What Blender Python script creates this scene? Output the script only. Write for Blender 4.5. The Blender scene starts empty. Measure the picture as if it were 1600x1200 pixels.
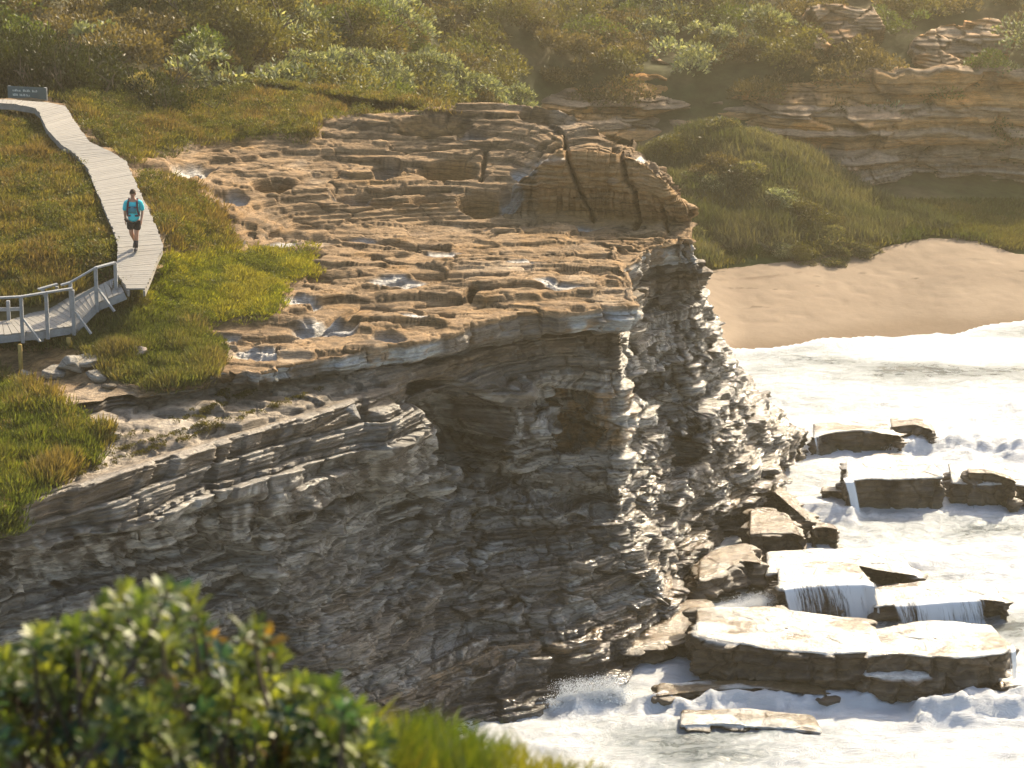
import bpy, math, random
import numpy as np
from mathutils import Vector, Matrix, Euler

R = math.radians
random.seed(7)
rng = np.random.default_rng(7)
scene = bpy.context.scene
col = scene.collection

# ------------------------------------------------------------------ camera
F_PX, PITCH, CAM_Z = 4400.0, R(16.0), 30.5
cd = bpy.data.cameras.new('camera')
cam = bpy.data.objects.new('camera', cd)
col.objects.link(cam)
cam.location = (0, 0, CAM_Z)
cam.rotation_euler = (R(90) - PITCH, 0, 0)
cd.sensor_width = 36.0
cd.lens = 36.0 * F_PX / 1600.0
cd.clip_start, cd.clip_end = 0.1, 2000.0
cd.dof.use_dof = True
cd.dof.focus_distance = 82.0
cd.dof.aperture_fstop = 4.0
scene.camera = cam

# ------------------------------------------------------------------ light
SUN_AZ, SUN_EL = 31.0, 32.0       # azimuth measured from +Y towards +X
world = bpy.data.worlds.new('World')
scene.world = world
world.use_nodes = True
wt = world.node_tree
bg = wt.nodes['Background']
sky = wt.nodes.new('ShaderNodeTexSky')
sky.sky_type = 'NISHITA'
sky.sun_disc = False
sky.sun_elevation = R(SUN_EL)
sky.sun_rotation = R(SUN_AZ)
sky.air_density, sky.dust_density, sky.ozone_density = 1.0, 3.0, 1.0
wt.links.new(sky.outputs[0], bg.inputs[0])
bg.inputs[1].default_value = 0.125
sd = bpy.data.lights.new('sun', 'SUN')
sd.energy, sd.angle, sd.color = 4.3, R(1.0), (1.0, 0.85, 0.62)
sun = bpy.data.objects.new('sun', sd)
col.objects.link(sun)
sv = Vector((math.sin(R(SUN_AZ)) * math.cos(R(SUN_EL)), math.cos(R(SUN_AZ)) * math.cos(R(SUN_EL)), math.sin(R(SUN_EL))))
sun.rotation_euler = sv.to_track_quat('Z', 'Y').to_euler()
sun.location = (60, 60, 50)
vs = scene.view_settings
vs.view_transform, vs.look, vs.gamma, vs.exposure = 'Standard', 'None', 1.0, 1.2
scene.cycles.use_denoising = True
scene.cycles.max_bounces = 6
scene.cycles.transparent_max_bounces = 12
scene.cycles.volume_bounces = 0
scene.cycles.sample_clamp_indirect = 4.0

# ------------------------------------------------------------------ maths helpers
CP, SP = math.cos(PITCH), math.sin(PITCH)

def at_z(px, py, z):
    """point of the place at height z seen at photo pixel px, py"""
    dx, dy = (px - 800.0) / F_PX, (600.0 - py) / F_PX
    ry, rz = CP + dy * SP, -SP + dy * CP
    t = (z - CAM_Z) / rz
    return np.array((dx * t, ry * t, z))

def at_d(px, py, d):
    dx, dy = (px - 800.0) / F_PX, (600.0 - py) / F_PX
    ry, rz = CP + dy * SP, -SP + dy * CP
    t = d / ry
    return np.array((dx * t, d, CAM_Z + rz * t))

def proj(P):
    x, y, z = P[..., 0], P[..., 1], P[..., 2] - CAM_Z
    f = y * CP - z * SP
    u = y * SP + z * CP
    f = np.maximum(f, 0.1)
    return 800 + F_PX * x / f, 600 - F_PX * u / f

def _h(ix, iy, iz):
    with np.errstate(over='ignore'):
        n = (ix.astype(np.uint32) * np.uint32(374761393)) ^ (iy.astype(np.uint32) * np.uint32(668265263)) ^ (iz.astype(np.uint32) * np.uint32(2246822519))
        n = (n ^ (n >> np.uint32(13))) * np.uint32(1274126177)
        n = (n ^ (n >> np.uint32(16))) * np.uint32(2654435769)
        n = n ^ (n >> np.uint32(15))
    return (n & np.uint32(0xffffff)).astype(np.float32) / 16777215.0

def h1(i, seed=0):
    i = np.asarray(i).astype(np.int64)
    return _h(i, np.full_like(i, seed), np.full_like(i, seed * 7 + 3))

def vnoise(x, y, z):
    x, y, z = [np.asarray(a, dtype=np.float32) for a in np.broadcast_arrays(x, y, z)]
    fx, fy, fz = np.floor(x), np.floor(y), np.floor(z)
    ix, iy, iz = fx.astype(np.int64), fy.astype(np.int64), fz.astype(np.int64)
    x, y, z = x - fx, y - fy, z - fz
    x, y, z = x * x * (3 - 2 * x), y * y * (3 - 2 * y), z * z * (3 - 2 * z)
    r = 0
    for a in (0, 1):
        wx = x if a else 1 - x
        for b in (0, 1):
            wy = y if b else 1 - y
            for c in (0, 1):
                wz = z if c else 1 - z
                r = r + wx * wy * wz * _h(ix + a, iy + b, iz + c)
    return r * 2 - 1

def fbm(x, y, z, o=4, g=0.5):
    a, r, s = 1.0, 0, 0
    for i in range(o):
        r = r + a * vnoise(x * 2 ** i + 17.3 * i, y * 2 ** i + 5.1 * i, z * 2 ** i - 9.7 * i)
        s += a
        a *= g
    return r / s

def worley(x, y, z, seed=0):
    """nearest and second nearest feature distance, three cell randoms, offset from the cell's point"""
    x, y, z = [np.asarray(a, dtype=np.float32) for a in np.broadcast_arrays(x, y, z)]
    ix, iy, iz = np.floor(x).astype(np.int64), np.floor(y).astype(np.int64), np.floor(z).astype(np.int64)
    f1 = np.full(x.shape, 9, np.float32); f2 = f1.copy()
    r1, r2, r3 = np.zeros_like(x), np.zeros_like(x), np.zeros_like(x)
    ox, oy, oz = np.zeros_like(x), np.zeros_like(x), np.zeros_like(x)
    for a in (-1, 0, 1):
        for b in (-1, 0, 1):
            for c in (-1, 0, 1):
                jx, jy, jz = ix + a, iy + b, iz + c
                h_1, h_2, h_3 = _h(jx, jy, jz + seed * 977), _h(jy, jz + 31, jx + seed), _h(jz + 7, jx + 5, jy + seed * 3)
                dx, dy, dz = x - (jx + h_1), y - (jy + h_2), z - (jz + h_3)
                d = dx * dx + dy * dy + dz * dz
                n = d < f1
                f2 = np.where(n, f1, np.minimum(f2, d))
                f1 = np.where(n, d, f1)
                r1 = np.where(n, h_1, r1); r2 = np.where(n, h_2, r2); r3 = np.where(n, h_3, r3)
                ox = np.where(n, dx, ox); oy = np.where(n, dy, oy); oz = np.where(n, dz, oz)
    return np.sqrt(f1), np.sqrt(f2), (r1, r2, r3), (ox, oy, oz)

def sst(a, b, x):
    t = np.clip((x - a) / (b - a), 0, 1)
    return t * t * (3 - 2 * t)

def mix(a, b, t):
    t = t[..., None] if np.ndim(t) and np.ndim(t) < np.ndim(a) or (np.ndim(b) == 1 and np.ndim(t)) else t
    return np.asarray(a) * (1 - t) + np.asarray(b) * t

def seg_dist(px, py, pts):
    d = np.full(px.shape, 1e9, dtype=np.float32)
    for (ax, ay), (bx, by) in zip(pts[:-1], pts[1:]):
        vx, vy = bx - ax, by - ay
        L = vx * vx + vy * vy + 1e-9
        t = np.clip(((px - ax) * vx + (py - ay) * vy) / L, 0, 1)
        d = np.minimum(d, np.hypot(px - ax - t * vx, py - ay - t * vy))
    return d

def in_poly(px, py, pts):
    c = np.zeros(px.shape, dtype=bool)
    n = len(pts)
    for i in range(n):
        ax, ay = pts[i]
        bx, by = pts[(i + 1) % n]
        m = ((ay > py) != (by > py)) & (px < (bx - ax) * (py - ay) / (by - ay + 1e-9) + ax)
        c ^= m
    return c

def poly_sd(px, py, pts):
    """signed distance, positive inside"""
    d = seg_dist(px, py, list(pts) + [pts[0]])
    return np.where(in_poly(px, py, pts), d, -d)

# ------------------------------------------------------------------ mesh helpers
def link(name, me, parent=None):
    o = bpy.data.objects.new(name, me)
    col.objects.link(o)
    if parent is not None:
        o.parent = parent
    return o

def tag(o, label=None, cat=None, group=None, kind=None):
    if label: o['label'] = label
    if cat: o['category'] = cat
    if group: o['group'] = group
    if kind: o['kind'] = kind
    return o

def empty(name, loc=(0, 0, 0), rz=0.0):
    o = bpy.data.objects.new(name, None)
    col.objects.link(o)
    o.location = loc
    o.rotation_euler = (0, 0, rz)
    o.empty_display_size = 0.2
    return o

def np_mesh(name, V, Fq, mat=None, colr=None, extra=None, smooth=False, mats=None, mi=None):
    """V (n,3); Fq (m,k) all faces of k corners"""
    me = bpy.data.meshes.new(name)
    V = np.ascontiguousarray(V, dtype=np.float32)
    Fq = np.ascontiguousarray(Fq, dtype=np.int32)
    m, k = Fq.shape
    me.vertices.add(len(V))
    me.vertices.foreach_set('co', V.ravel())
    me.loops.add(m * k)
    me.loops.foreach_set('vertex_index', Fq.ravel())
    me.polygons.add(m)
    me.polygons.foreach_set('loop_start', np.arange(0, m * k, k, dtype=np.int32))
    if smooth:
        me.polygons.foreach_set('use_smooth', np.ones(m, dtype=bool))
    if mats:
        for q in mats: me.materials.append(q)
        if mi is not None:
            me.polygons.foreach_set('material_index', np.ascontiguousarray(mi, dtype=np.int32))
    elif mat:
        me.materials.append(mat)
    me.update(calc_edges=True)
    if colr is not None:
        a = me.color_attributes.new('Col', 'FLOAT_COLOR', 'POINT')
        c = np.ones((len(V), 4), dtype=np.float32)
        c[:, :3] = colr
        a.data.foreach_set('color', c.ravel())
    for nm, arr in (extra or {}).items():
        a = me.attributes.new(nm, 'FLOAT', 'POINT')
        a.data.foreach_set('value', np.ascontiguousarray(arr, dtype=np.float32).ravel())
    return me

def grid_faces(r, c, wrap=False):
    i = np.arange(r - 1)[:, None] * c
    j = np.arange(c if wrap else c - 1)[None, :]
    j2 = (j + 1) % c
    return np.stack([i + j, i + j2, i + c + j2, i + c + j], -1).reshape(-1, 4)

class MB:
    """collects boxes, bars and tubes for one mesh"""
    def __init__(s):
        s.v, s.f = [], []
    def add(s, vs, fs):
        b = len(s.v)
        s.v += [tuple(map(float, q)) for q in vs]
        s.f += [tuple(b + i for i in q) for q in fs]
    def bar(s, a, b, w, h, up=(0, 0, 1), bev=0.0):
        a, b, up = Vector(a), Vector(b), Vector(up)
        d = (b - a).normalized()
        sx = d.cross(up)
        if sx.length < 1e-4: sx = d.cross(Vector((1, 0, 0)))
        sx.normalize()
        u = sx.cross(d).normalized()
        vs = []
        for p in (a, b):
            for (i, j) in ((-1, -1), (1, -1), (1, 1), (-1, 1)):
                vs.append(p + sx * (i * w / 2) + u * (j * h / 2))
        s.add(vs, [(3, 2, 1, 0), (4, 5, 6, 7), (0, 1, 5, 4), (1, 2, 6, 5), (2, 3, 7, 6), (3, 0, 4, 7)])
    def tube(s, pts, rad, n=6):
        pts = [Vector(p) for p in pts]
        rr = rad if hasattr(rad, '__len__') else [rad] * len(pts)
        vs, fs = [], []
        for i, p in enumerate(pts):
            d = (pts[min(i + 1, len(pts) - 1)] - pts[max(i - 1, 0)]).normalized()
            x = d.cross(Vector((0.31, 0.11, 0.94)))
            if x.length < 1e-3: x = d.cross(Vector((1, 0, 0)))
            x.normalize()
            y = d.cross(x)
            for k in range(n):
                t = 2 * math.pi * k / n
                vs.append(p + (x * math.cos(t) + y * math.sin(t)) * rr[i])
        for i in range(len(pts) - 1):
            for k in range(n):
                k2 = (k + 1) % n
                fs.append((i * n + k, i * n + k2, (i + 1) * n + k2, (i + 1) * n + k))
        fs.append(tuple(range(n - 1, -1, -1)))
        fs.append(tuple((len(pts) - 1) * n + k for k in range(n)))
        s.add(vs, fs)
    def build(s, name, mat, parent=None, smooth=False, bevel=0.0):
        me = bpy.data.meshes.new(name)
        me.from_pydata(s.v, [], s.f)
        me.materials.append(mat)
        me.update()
        if smooth:
            me.polygons.foreach_set('use_smooth', np.ones(len(me.polygons), dtype=bool))
        o = link(name, me, parent)
        if bevel:
            m = o.modifiers.new('bevel', 'BEVEL'); m.width = bevel; m.segments = 1
        return o

# ------------------------------------------------------------------ materials
def new_mat(name):
    m = bpy.data.materials.new(name)
    m.use_nodes = True
    nt = m.node_tree
    b = nt.nodes['Principled BSDF']
    return m, nt, b

def N(nt, t, **kw):
    n = nt.nodes.new(t)
    for k, v in kw.items():
        if hasattr(n, k): setattr(n, k, v)
        else: n.inputs[k].default_value = v
    return n

def ramp(nt, stops):
    r = nt.nodes.new('ShaderNodeValToRGB')
    e = r.color_ramp.elements
    while len(e) < len(stops): e.new(0.5)
    for q, (p, c) in zip(e, stops):
        q.position = p
        q.color = (*c, 1) if len(c) == 3 else c
    return r

def mat_rock():
    m, nt, b = new_mat('layered_rock')
    L = nt.links.new
    ca = N(nt, 'ShaderNodeAttribute', attribute_name='Col')
    wa = N(nt, 'ShaderNodeAttribute', attribute_name='wet')
    tc = N(nt, 'ShaderNodeTexCoord')
    mp = N(nt, 'ShaderNodeMapping'); mp.inputs['Scale'].default_value = (1, 1, 3.5)
    L(tc.outputs['Object'], mp.inputs[0])
    n1 = N(nt, 'ShaderNodeTexNoise'); n1.inputs['Scale'].default_value = 2.2; n1.inputs['Detail'].default_value = 9; n1.inputs['Roughness'].default_value = 0.7
    n2 = N(nt, 'ShaderNodeTexNoise'); n2.inputs['Scale'].default_value = 9; n2.inputs['Detail'].default_value = 6; n2.inputs['Roughness'].default_value = 0.65
    L(mp.outputs[0], n1.inputs[0]); L(mp.outputs[0], n2.inputs[0])
    r1 = ramp(nt, [(0.28, (0.45, 0.42, 0.38)), (0.5, (1, 1, 1)), (0.72, (1.45, 1.42, 1.36))])
    L(n1.outputs[0], r1.inputs[0])
    mx = N(nt, 'ShaderNodeMix', data_type='RGBA', blend_type='MULTIPLY'); mx.inputs[0].default_value = 0.85
    L(ca.outputs['Color'], mx.inputs[6]); L(r1.outputs[0], mx.inputs[7])
    r2 = ramp(nt, [(0.3, (0.6, 0.58, 0.55)), (0.55, (1.05, 1.05, 1.05)), (0.75, (1.3, 1.3, 1.28))])
    L(n2.outputs[0], r2.inputs[0])
    m2 = N(nt, 'ShaderNodeMix', data_type='RGBA', blend_type='MULTIPLY'); m2.inputs[0].default_value = 0.7
    L(mx.outputs[2], m2.inputs[6]); L(r2.outputs[0], m2.inputs[7])
    mpl = N(nt, 'ShaderNodeMapping'); mpl.inputs['Scale'].default_value = (.35, .35, 8.0)
    L(tc.outputs['Object'], mpl.inputs[0])
    n3 = N(nt, 'ShaderNodeTexNoise'); n3.inputs['Scale'].default_value = 1.7; n3.inputs['Detail'].default_value = 5; n3.inputs['Roughness'].default_value = 0.6; n3.inputs['Distortion'].default_value = .15
    L(mpl.outputs[0], n3.inputs[0])
    r3 = ramp(nt, [(0.34, (0.42, 0.39, 0.36)), (0.46, (1, 1, 1)), (0.62, (1.2, 1.2, 1.2))])
    L(n3.outputs[0], r3.inputs[0])
    m3 = N(nt, 'ShaderNodeMix', data_type='RGBA', blend_type='MULTIPLY'); m3.inputs[0].default_value = 0.75
    L(m2.outputs[2], m3.inputs[6]); L(r3.outputs[0], m3.inputs[7])
    L(m3.outputs[2], b.inputs['Base Color'])
    rr = N(nt, 'ShaderNodeMapRange'); rr.inputs[3].default_value = 0.9; rr.inputs[4].default_value = 0.13
    ad = N(nt, 'ShaderNodeMath', operation='MULTIPLY_ADD'); ad.inputs[1].default_value = 0.5; ad.inputs[2].default_value = -0.25
    L(n2.outputs[0], ad.inputs[0])
    a2 = N(nt, 'ShaderNodeMath', operation='ADD'); L(wa.outputs['Fac'], a2.inputs[0]); L(ad.outputs[0], a2.inputs[1])
    L(a2.outputs[0], rr.inputs[0]); L(rr.outputs[0], b.inputs['Roughness'])
    bp = N(nt, 'ShaderNodeBump'); bp.inputs['Strength'].default_value = 0.9; bp.inputs['Distance'].default_value = 0.10
    ba = N(nt, 'ShaderNodeMath', operation='MULTIPLY_ADD'); ba.inputs[1].default_value = 0.35
    bl = N(nt, 'ShaderNodeMath', operation='MULTIPLY_ADD'); bl.inputs[1].default_value = 0.8
    L(n3.outputs[0], bl.inputs[0]); L(n1.outputs[0], bl.inputs[2])
    L(n2.outputs[0], ba.inputs[0]); L(bl.outputs[0], ba.inputs[2])
    L(ba.outputs[0], bp.inputs['Height']); L(bp.outputs[0], b.inputs['Normal'])
    sl = N(nt, 'ShaderNodeMapRange'); sl.inputs[3].default_value = 0.25; sl.inputs[4].default_value = 0.85
    L(wa.outputs['Fac'], sl.inputs[0]); L(sl.outputs[0], b.inputs['Specular IOR Level'])
    return m

def mat_leaf(name, trans=0.35, rough=0.5, var=0.5, spec=0.4):
    """foliage: colour per leaf in the Col attribute, thin and translucent"""
    m, nt, b = new_mat(name)
    L = nt.links.new
    ca = N(nt, 'ShaderNodeAttribute', attribute_name='Col')
    oi = N(nt, 'ShaderNodeObjectInfo')
    hs = N(nt, 'ShaderNodeHueSaturation')
    mr = N(nt, 'ShaderNodeMapRange'); mr.inputs[3].default_value = 1 - 0.3 * var; mr.inputs[4].default_value = 1 + 0.35 * var
    L(oi.outputs['Random'], mr.inputs[0]); L(mr.outputs[0], hs.inputs['Value'])
    L(ca.outputs['Color'], hs.inputs['Color'])
    L(hs.outputs[0], b.inputs['Base Color'])
    b.inputs['Roughness'].default_value = rough
    b.inputs['Specular IOR Level'].default_value = spec
    t = N(nt, 'ShaderNodeBsdfTranslucent')
    g = N(nt, 'ShaderNodeMix', data_type='RGBA', blend_type='MULTIPLY'); g.inputs[0].default_value = 1
    g.inputs[7].default_value = (1.5, 1.35, 0.5, 1)
    L(hs.outputs[0], g.inputs[6]); L(g.outputs[2], t.inputs[0])
    ms = N(nt, 'ShaderNodeMixShader'); ms.inputs[0].default_value = trans
    L(b.outputs[0], ms.inputs[1]); L(t.outputs[0], ms.inputs[2])
    L(ms.outputs[0], nt.nodes['Material Output'].inputs[0])
    return m

def mat_simple(name, c, rough=0.7, noise=0.25, scale=8.0, bump=0.0, spec=0.3, stretch=(1, 1, 1)):
    m, nt, b = new_mat(name)
    L = nt.links.new
    tc = N(nt, 'ShaderNodeTexCoord')
    mp = N(nt, 'ShaderNodeMapping'); mp.inputs['Scale'].default_value = stretch
    L(tc.outputs['Object'], mp.inputs[0])
    n = N(nt, 'ShaderNodeTexNoise'); n.inputs['Scale'].default_value = scale; n.inputs['Detail'].default_value = 6; n.inputs['Roughness'].default_value = 0.65
    L(mp.outputs[0], n.inputs[0])
    lo = tuple(max(0, v * (1 - noise * 1.6)) for v in c); hi = tuple(min(1, v * (1 + noise * 1.6)) for v in c)
    r = ramp(nt, [(0.25, lo), (0.5, c), (0.75, hi)])
    L(n.outputs[0], r.inputs[0]); L(r.outputs[0], b.inputs['Base Color'])
    b.inputs['Roughness'].default_value = rough
    b.inputs['Specular IOR Level'].default_value = spec
    if bump:
        bp = N(nt, 'ShaderNodeBump'); bp.inputs['Strength'].default_value = 0.6; bp.inputs['Distance'].default_value = bump
        L(n.outputs[0], bp.inputs['Height']); L(bp.outputs[0], b.inputs['Normal'])
    return m

def mat_attr(name, rough=0.9, noise=0.3, scale=3.0, bump=0.05, spec=0.2):
    m, nt, b = new_mat(name)
    L = nt.links.new
    ca = N(nt, 'ShaderNodeAttribute', attribute_name='Col')
    tc = N(nt, 'ShaderNodeTexCoord')
    n = N(nt, 'ShaderNodeTexNoise'); n.inputs['Scale'].default_value = scale; n.inputs['Detail'].default_value = 8; n.inputs['Roughness'].default_value = 0.7
    L(tc.outputs['Object'], n.inputs[0])
    r = ramp(nt, [(0.28, (1 - noise,) * 3), (0.72, (1 + noise,) * 3)])
    L(n.outputs[0], r.inputs[0])
    mx = N(nt, 'ShaderNodeMix', data_type='RGBA', blend_type='MULTIPLY'); mx.inputs[0].default_value = 1
    L(ca.outputs['Color'], mx.inputs[6]); L(r.outputs[0], mx.inputs[7])
    L(mx.outputs[2], b.inputs['Base Color'])
    b.inputs['Roughness'].default_value = rough
    b.inputs['Specular IOR Level'].default_value = spec
    if bump:
        bp = N(nt, 'ShaderNodeBump'); bp.inputs['Strength'].default_value = 0.7; bp.inputs['Distance'].default_value = bump
        L(n.outputs[0], bp.inputs['Height']); L(bp.outputs[0], b.inputs['Normal'])
    return m

M_ROCK = mat_rock()

# ------------------------------------------------------------------ land outlines read off the photograph
VEG = dict(
    left=[(-400, 150), (30, 168), (66, 172), (92, 222), (135, 275), (165, 330), (182, 385), (176, 412), (120, 440), (60, 455), (-400, 470)],
    upper=[(108, 150), (220, 120), (420, 120), (690, 130), (700, 168), (560, 172), (500, 186), (485, 205), (380, 214), (205, 243), (150, 212), (115, 178)],
    middle=[(215, 283), (285, 290), (345, 335), (360, 385), (262, 390), (240, 340)],
    bright=[(256, 404), (380, 400), (482, 400), (488, 425), (440, 445), (425, 492), (330, 500), (230, 492), (175, 475), (172, 440), (215, 455), (240, 425)],
    dark=[(130, 505), (230, 492), (320, 515), (340, 560), (330, 590), (240, 598), (170, 590), (130, 560)],
    back=[(-400, 40), (710, 40), (700, 140), (420, 130), (220, 130), (108, 153), (0, 152), (-400, 152)],
    front=[(-400, 585), (10, 604), (70, 632), (122, 658), (158, 680), (135, 715), (70, 760), (30, 775), (20, 850), (-10, 870), (-400, 930)],
    under=[(-400, 465), (60, 455), (150, 440), (180, 430), (215, 470), (165, 530), (130, 545), (60, 535), (-400, 535)],
)

# ------------------------------------------------------------------ headland: lofted through measured ledge lines
LAYER_Z = [-4.0]
_r = random.Random(11)
while LAYER_Z[-1] < 15.0:
    LAYER_Z.append(LAYER_Z[-1] + _r.choice([0.10, 0.14, 0.18, 0.24, 0.32, 0.45, 0.6]))
LAYER_Z = np.array(LAYER_Z)

def P3(px, py, z): return at_z(px, py, z)
inl = np.array((-0.86, 0.51, 0.0))

def headland():
    W = lambda x, y, z: np.array((x, y, z), float)
    rows = []
    T1 = [P3(-200, 172, 13.7), P3(0, 170, 13.65), P3(170, 200, 13.0), P3(330, 220, 12.5), P3(470, 185, 12.7), P3(570, 178, 12.9), P3(690, 174, 13.1), P3(800, 170, 13.2),
          P3(880, 176, 13.3), P3(935, 204, 13.1), P3(958, 214, 13.0), P3(985, 226, 12.7), P3(1015, 250, 12.3), P3(1035, 265, 12.0), W(2.6, 91.8, 12.3), W(-2.6, 99, 12.5), W(-10.5, 103.5, 12.5)]
    T0 = [P3(-220, 152, 13.85), P3(20, 152, 13.8), P3(200, 146, 13.5), P3(340, 142, 13.2), P3(480, 150, 12.8)] + [T1[i] + W(-0.3, 1.6, -0.5) for i in range(5, 14)] + [W(1.2, 91.5, 12.5), W(-3.2, 98.0, 12.6), W(-10.8, 102.3, 12.8)]
    T2 = [P3(-200, 400, 12.0), P3(0, 400, 12.0), P3(250, 385, 12.0), P3(330, 270, 12.0), P3(460, 290, 11.7), P3(570, 308, 11.35), P3(690, 305, 11.3), P3(800, 290, 11.6),
          P3(875, 232, 12.8), P3(925, 235, 12.75), P3(955, 238, 12.7), P3(1000, 250, 12.5), P3(1040, 285, 11.9), P3(1072, 318, 11.2), W(3.2, 92.6, 11.6), W(-2.4, 99.6, 11.6), W(-10.2, 104.2, 11.9)]
    T3 = [P3(-200, 600, 10.0), P3(0, 575, 9.9), P3(215, 480, 11.0), P3(370, 400, 11.0), P3(460, 350, 10.9), P3(570, 345, 10.8), P3(690, 340, 10.8), P3(800, 336, 10.8),
          P3(868, 332, 10.8), P3(920, 336, 10.75), P3(950, 338, 10.7), P3(1010, 345, 10.65), P3(1060, 347, 10.6), P3(1082, 350, 10.55), W(3.6, 93.4, 10.7), W(-2.3, 100.2, 10.8), W(-10, 105, 11.3)]
    T4 = [P3(-200, 690, 9.9), P3(0, 650, 9.9), P3(180, 615, 10.0), P3(340, 582, 10.3), P3(450, 565, 10.3), P3(570, 545, 10.3), P3(690, 520, 10.3), P3(800, 500, 10.3),
          P3(880, 487, 10.3), P3(978, 478, 10.3), P3(950, 432, 10.4), P3(985, 388, 10.45), P3(1055, 374, 10.5), P3(1085, 376, 10.4), W(4.0, 94, 10.3), W(-2, 101, 10.3), W(-10, 106, 10.8)]
    dz1 = [.08, .08, .08, .3, .45, .5, .5, .5, .5, .45, .5, .5, .5, .5, .4, .4, .4]
    F1 = [p - W(0, 0, d) for p, d in zip(T4, dz1)]
    F2 = [P3(-200, 760, 9.7), P3(0, 690, 9.65), P3(180, 640, 9.65), P3(340, 605, 9.75), P3(450, 592, 9.65), P3(565, 585, 9.55), P3(680, 563, 9.5), P3(800, 537, 9.5),
          P3(880, 526, 9.5), P3(970, 515, 9.6), P3(955, 470, 9.6), P3(1000, 425, 9.6), P3(1058, 414, 9.6), P3(1092, 415, 9.6), W(4.4, 94.8, 9.4), W(-1.8, 101.5, 9.4), W(-9.8, 106.4, 9.6)]
    F3 = [P3(-200, 855, 9.3), P3(0, 795, 9.3), P3(180, 735, 9.3), P3(330, 690, 9.3), P3(450, 655, 9.3), P3(565, 616, 9.25), P3(685, 588, 9.15), P3(800, 560, 9.0),
          P3(880, 550, 9.0), P3(970, 545, 9.0), P3(965, 495, 9.1), P3(1008, 450, 9.1), P3(1060, 437, 9.1), P3(1098, 437, 9.1), W(4.7, 95.2, 9.0), W(-1.6, 102, 9.0), W(-9.6, 106.8, 9)]
    F4 = [P3(-200, 930, 8.1), P3(0, 867, 8.1), P3(180, 826, 8.1), P3(330, 786, 8.1), P3(450, 745, 8.1), P3(570, 703, 8.1), P3(690, 650, 8.1), P3(795, 600, 8.1),
          P3(880, 590, 8.1), P3(970, 590, 8.0), P3(985, 531, 8.1), P3(1020, 496, 8.1), P3(1066, 490, 8.1), P3(1108, 468, 8.1), W(5.2, 96.5, 8), W(-1, 103, 8), W(-9.3, 107.4, 8)]
    dF5 = [1.0, 1.0, 0.9, 0.5, 0.15, 0.15, 0.5, 0.6, 0.4, .1, .1, .1, .1, .1, 0, 0, 0]
    F5 = [p + inl * d - W(0, 0, 0.22) for p, d in zip(F4, dF5)]
    F6 = [P3(-200, 1040, 6), P3(0, 960, 6), P3(180, 925, 6), P3(330, 893, 6), P3(450, 844, 6), P3(572, 772, 6), P3(685, 710, 6), P3(775, 695, 6),
          P3(880, 688, 6), P3(968, 686, 6), P3(990, 634, 6), P3(1030, 596, 6), P3(1086, 590, 6), P3(1142, 556, 6), W(6.4, 98, 6), W(-.2, 104, 6), W(-9, 108.5, 6)]
    F7 = [P3(-200, 1180, 4), P3(0, 1100, 4), P3(180, 1060, 4), P3(335, 1015, 4), P3(455, 958, 4), P3(575, 890, 4), P3(684, 842, 4), P3(775, 818, 4),
          P3(880, 812, 4), P3(975, 795, 4), P3(1002, 735, 4), P3(1052, 690, 4), P3(1108, 672, 4), P3(1160, 606, 4), W(7.2, 99, 4), W(.3, 105, 4), W(-8.7, 109.5, 4)]
    F8 = [P3(-180, 1350, 2), P3(30, 1260, 2), P3(210, 1200, 2), P3(360, 1150, 2), P3(485, 1080, 2), P3(598, 1030, 2), P3(706, 985, 2), P3(806, 955, 2),
          P3(918, 938, 2), P3(1024, 905, 2), P3(1032, 832, 2), P3(1088, 775, 2), P3(1152, 738, 2), P3(1200, 645, 2), W(8.0, 100.2, 2), W(.8, 106.2, 2), W(-8.3, 110.5, 2)]
    F9 = [P3(-150, 1500, 0), P3(60, 1420, 0), P3(250, 1350, 0), P3(400, 1290, 0), P3(530, 1240, 0), P3(620, 1195, 0), P3(730, 1150, 0), P3(865, 1110, 0),
          P3(985, 1052, 0), P3(1078, 988, 0), P3(1075, 928, 0), P3(1152, 856, 0), P3(1212, 795, 0), P3(1248, 712, 0), W(8.8, 101.5, 0), W(1.5, 107.5, 0), W(-7.8, 111.5, 0)]
    ctr = W(-8, 84, 0)
    F10 = []
    for p in F9:
        d = p - ctr; d[2] = 0; d /= np.linalg.norm(d)
        F10.append(p + d * 1.2 + W(0, 0, -2.5))
    C = np.array([T0, T1, T2, T3, T4, F1, F2, F3, F4, F5, F6, F7, F8, F9, F10])
    # columns
    ref = (C[4, :, :2] + C[12, :, :2]) / 2
    sl = np.hypot(*np.diff(ref, axis=0).T)
    dens = np.array([4, 10, 20, 24, 26, 26, 26, 26, 26, 30, 30, 26, 24, 14, 4, 3])
    cnt = np.maximum(4, (sl * dens).astype(int))
    cnt[8] = max(cnt[8], 70); cnt[9] = max(cnt[9], 60); cnt[10] = max(cnt[10], 60); cnt[11] = max(cnt[11], 60); cnt[12] = max(cnt[12], 90)
    cols, sarc, s0 = [], [], 0.0
    for j, n in enumerate(cnt):
        t = np.arange(n) / n
        cols.append(C[:, j, None] * (1 - t)[None, :, None] + C[:, j + 1, None] * t[None, :, None])
        sarc.append(s0 + sl[j] * t); s0 += sl[j]
    cols.append(C[:, -1:]); sarc.append(np.array([s0]))
    G = np.concatenate(cols, 1)
    S = np.concatenate(sarc)
    # smooth along the columns
    for _ in range(10):
        G[:, 1:-1] = G[:, 1:-1] * 0.5 + (G[:, :-2] + G[:, 2:]) * 0.25
    rc = [40, 120, 70, 250, 16, 14, 60, 56, 16, 84, 84, 84, 80, 24]
    rows = []
    for i, n in enumerate(rc):
        t = np.arange(n) / n
        rows.append(G[i][None] * (1 - t)[:, None, None] + G[i + 1][None] * t[:, None, None])
    rows.append(G[-1:])
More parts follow.
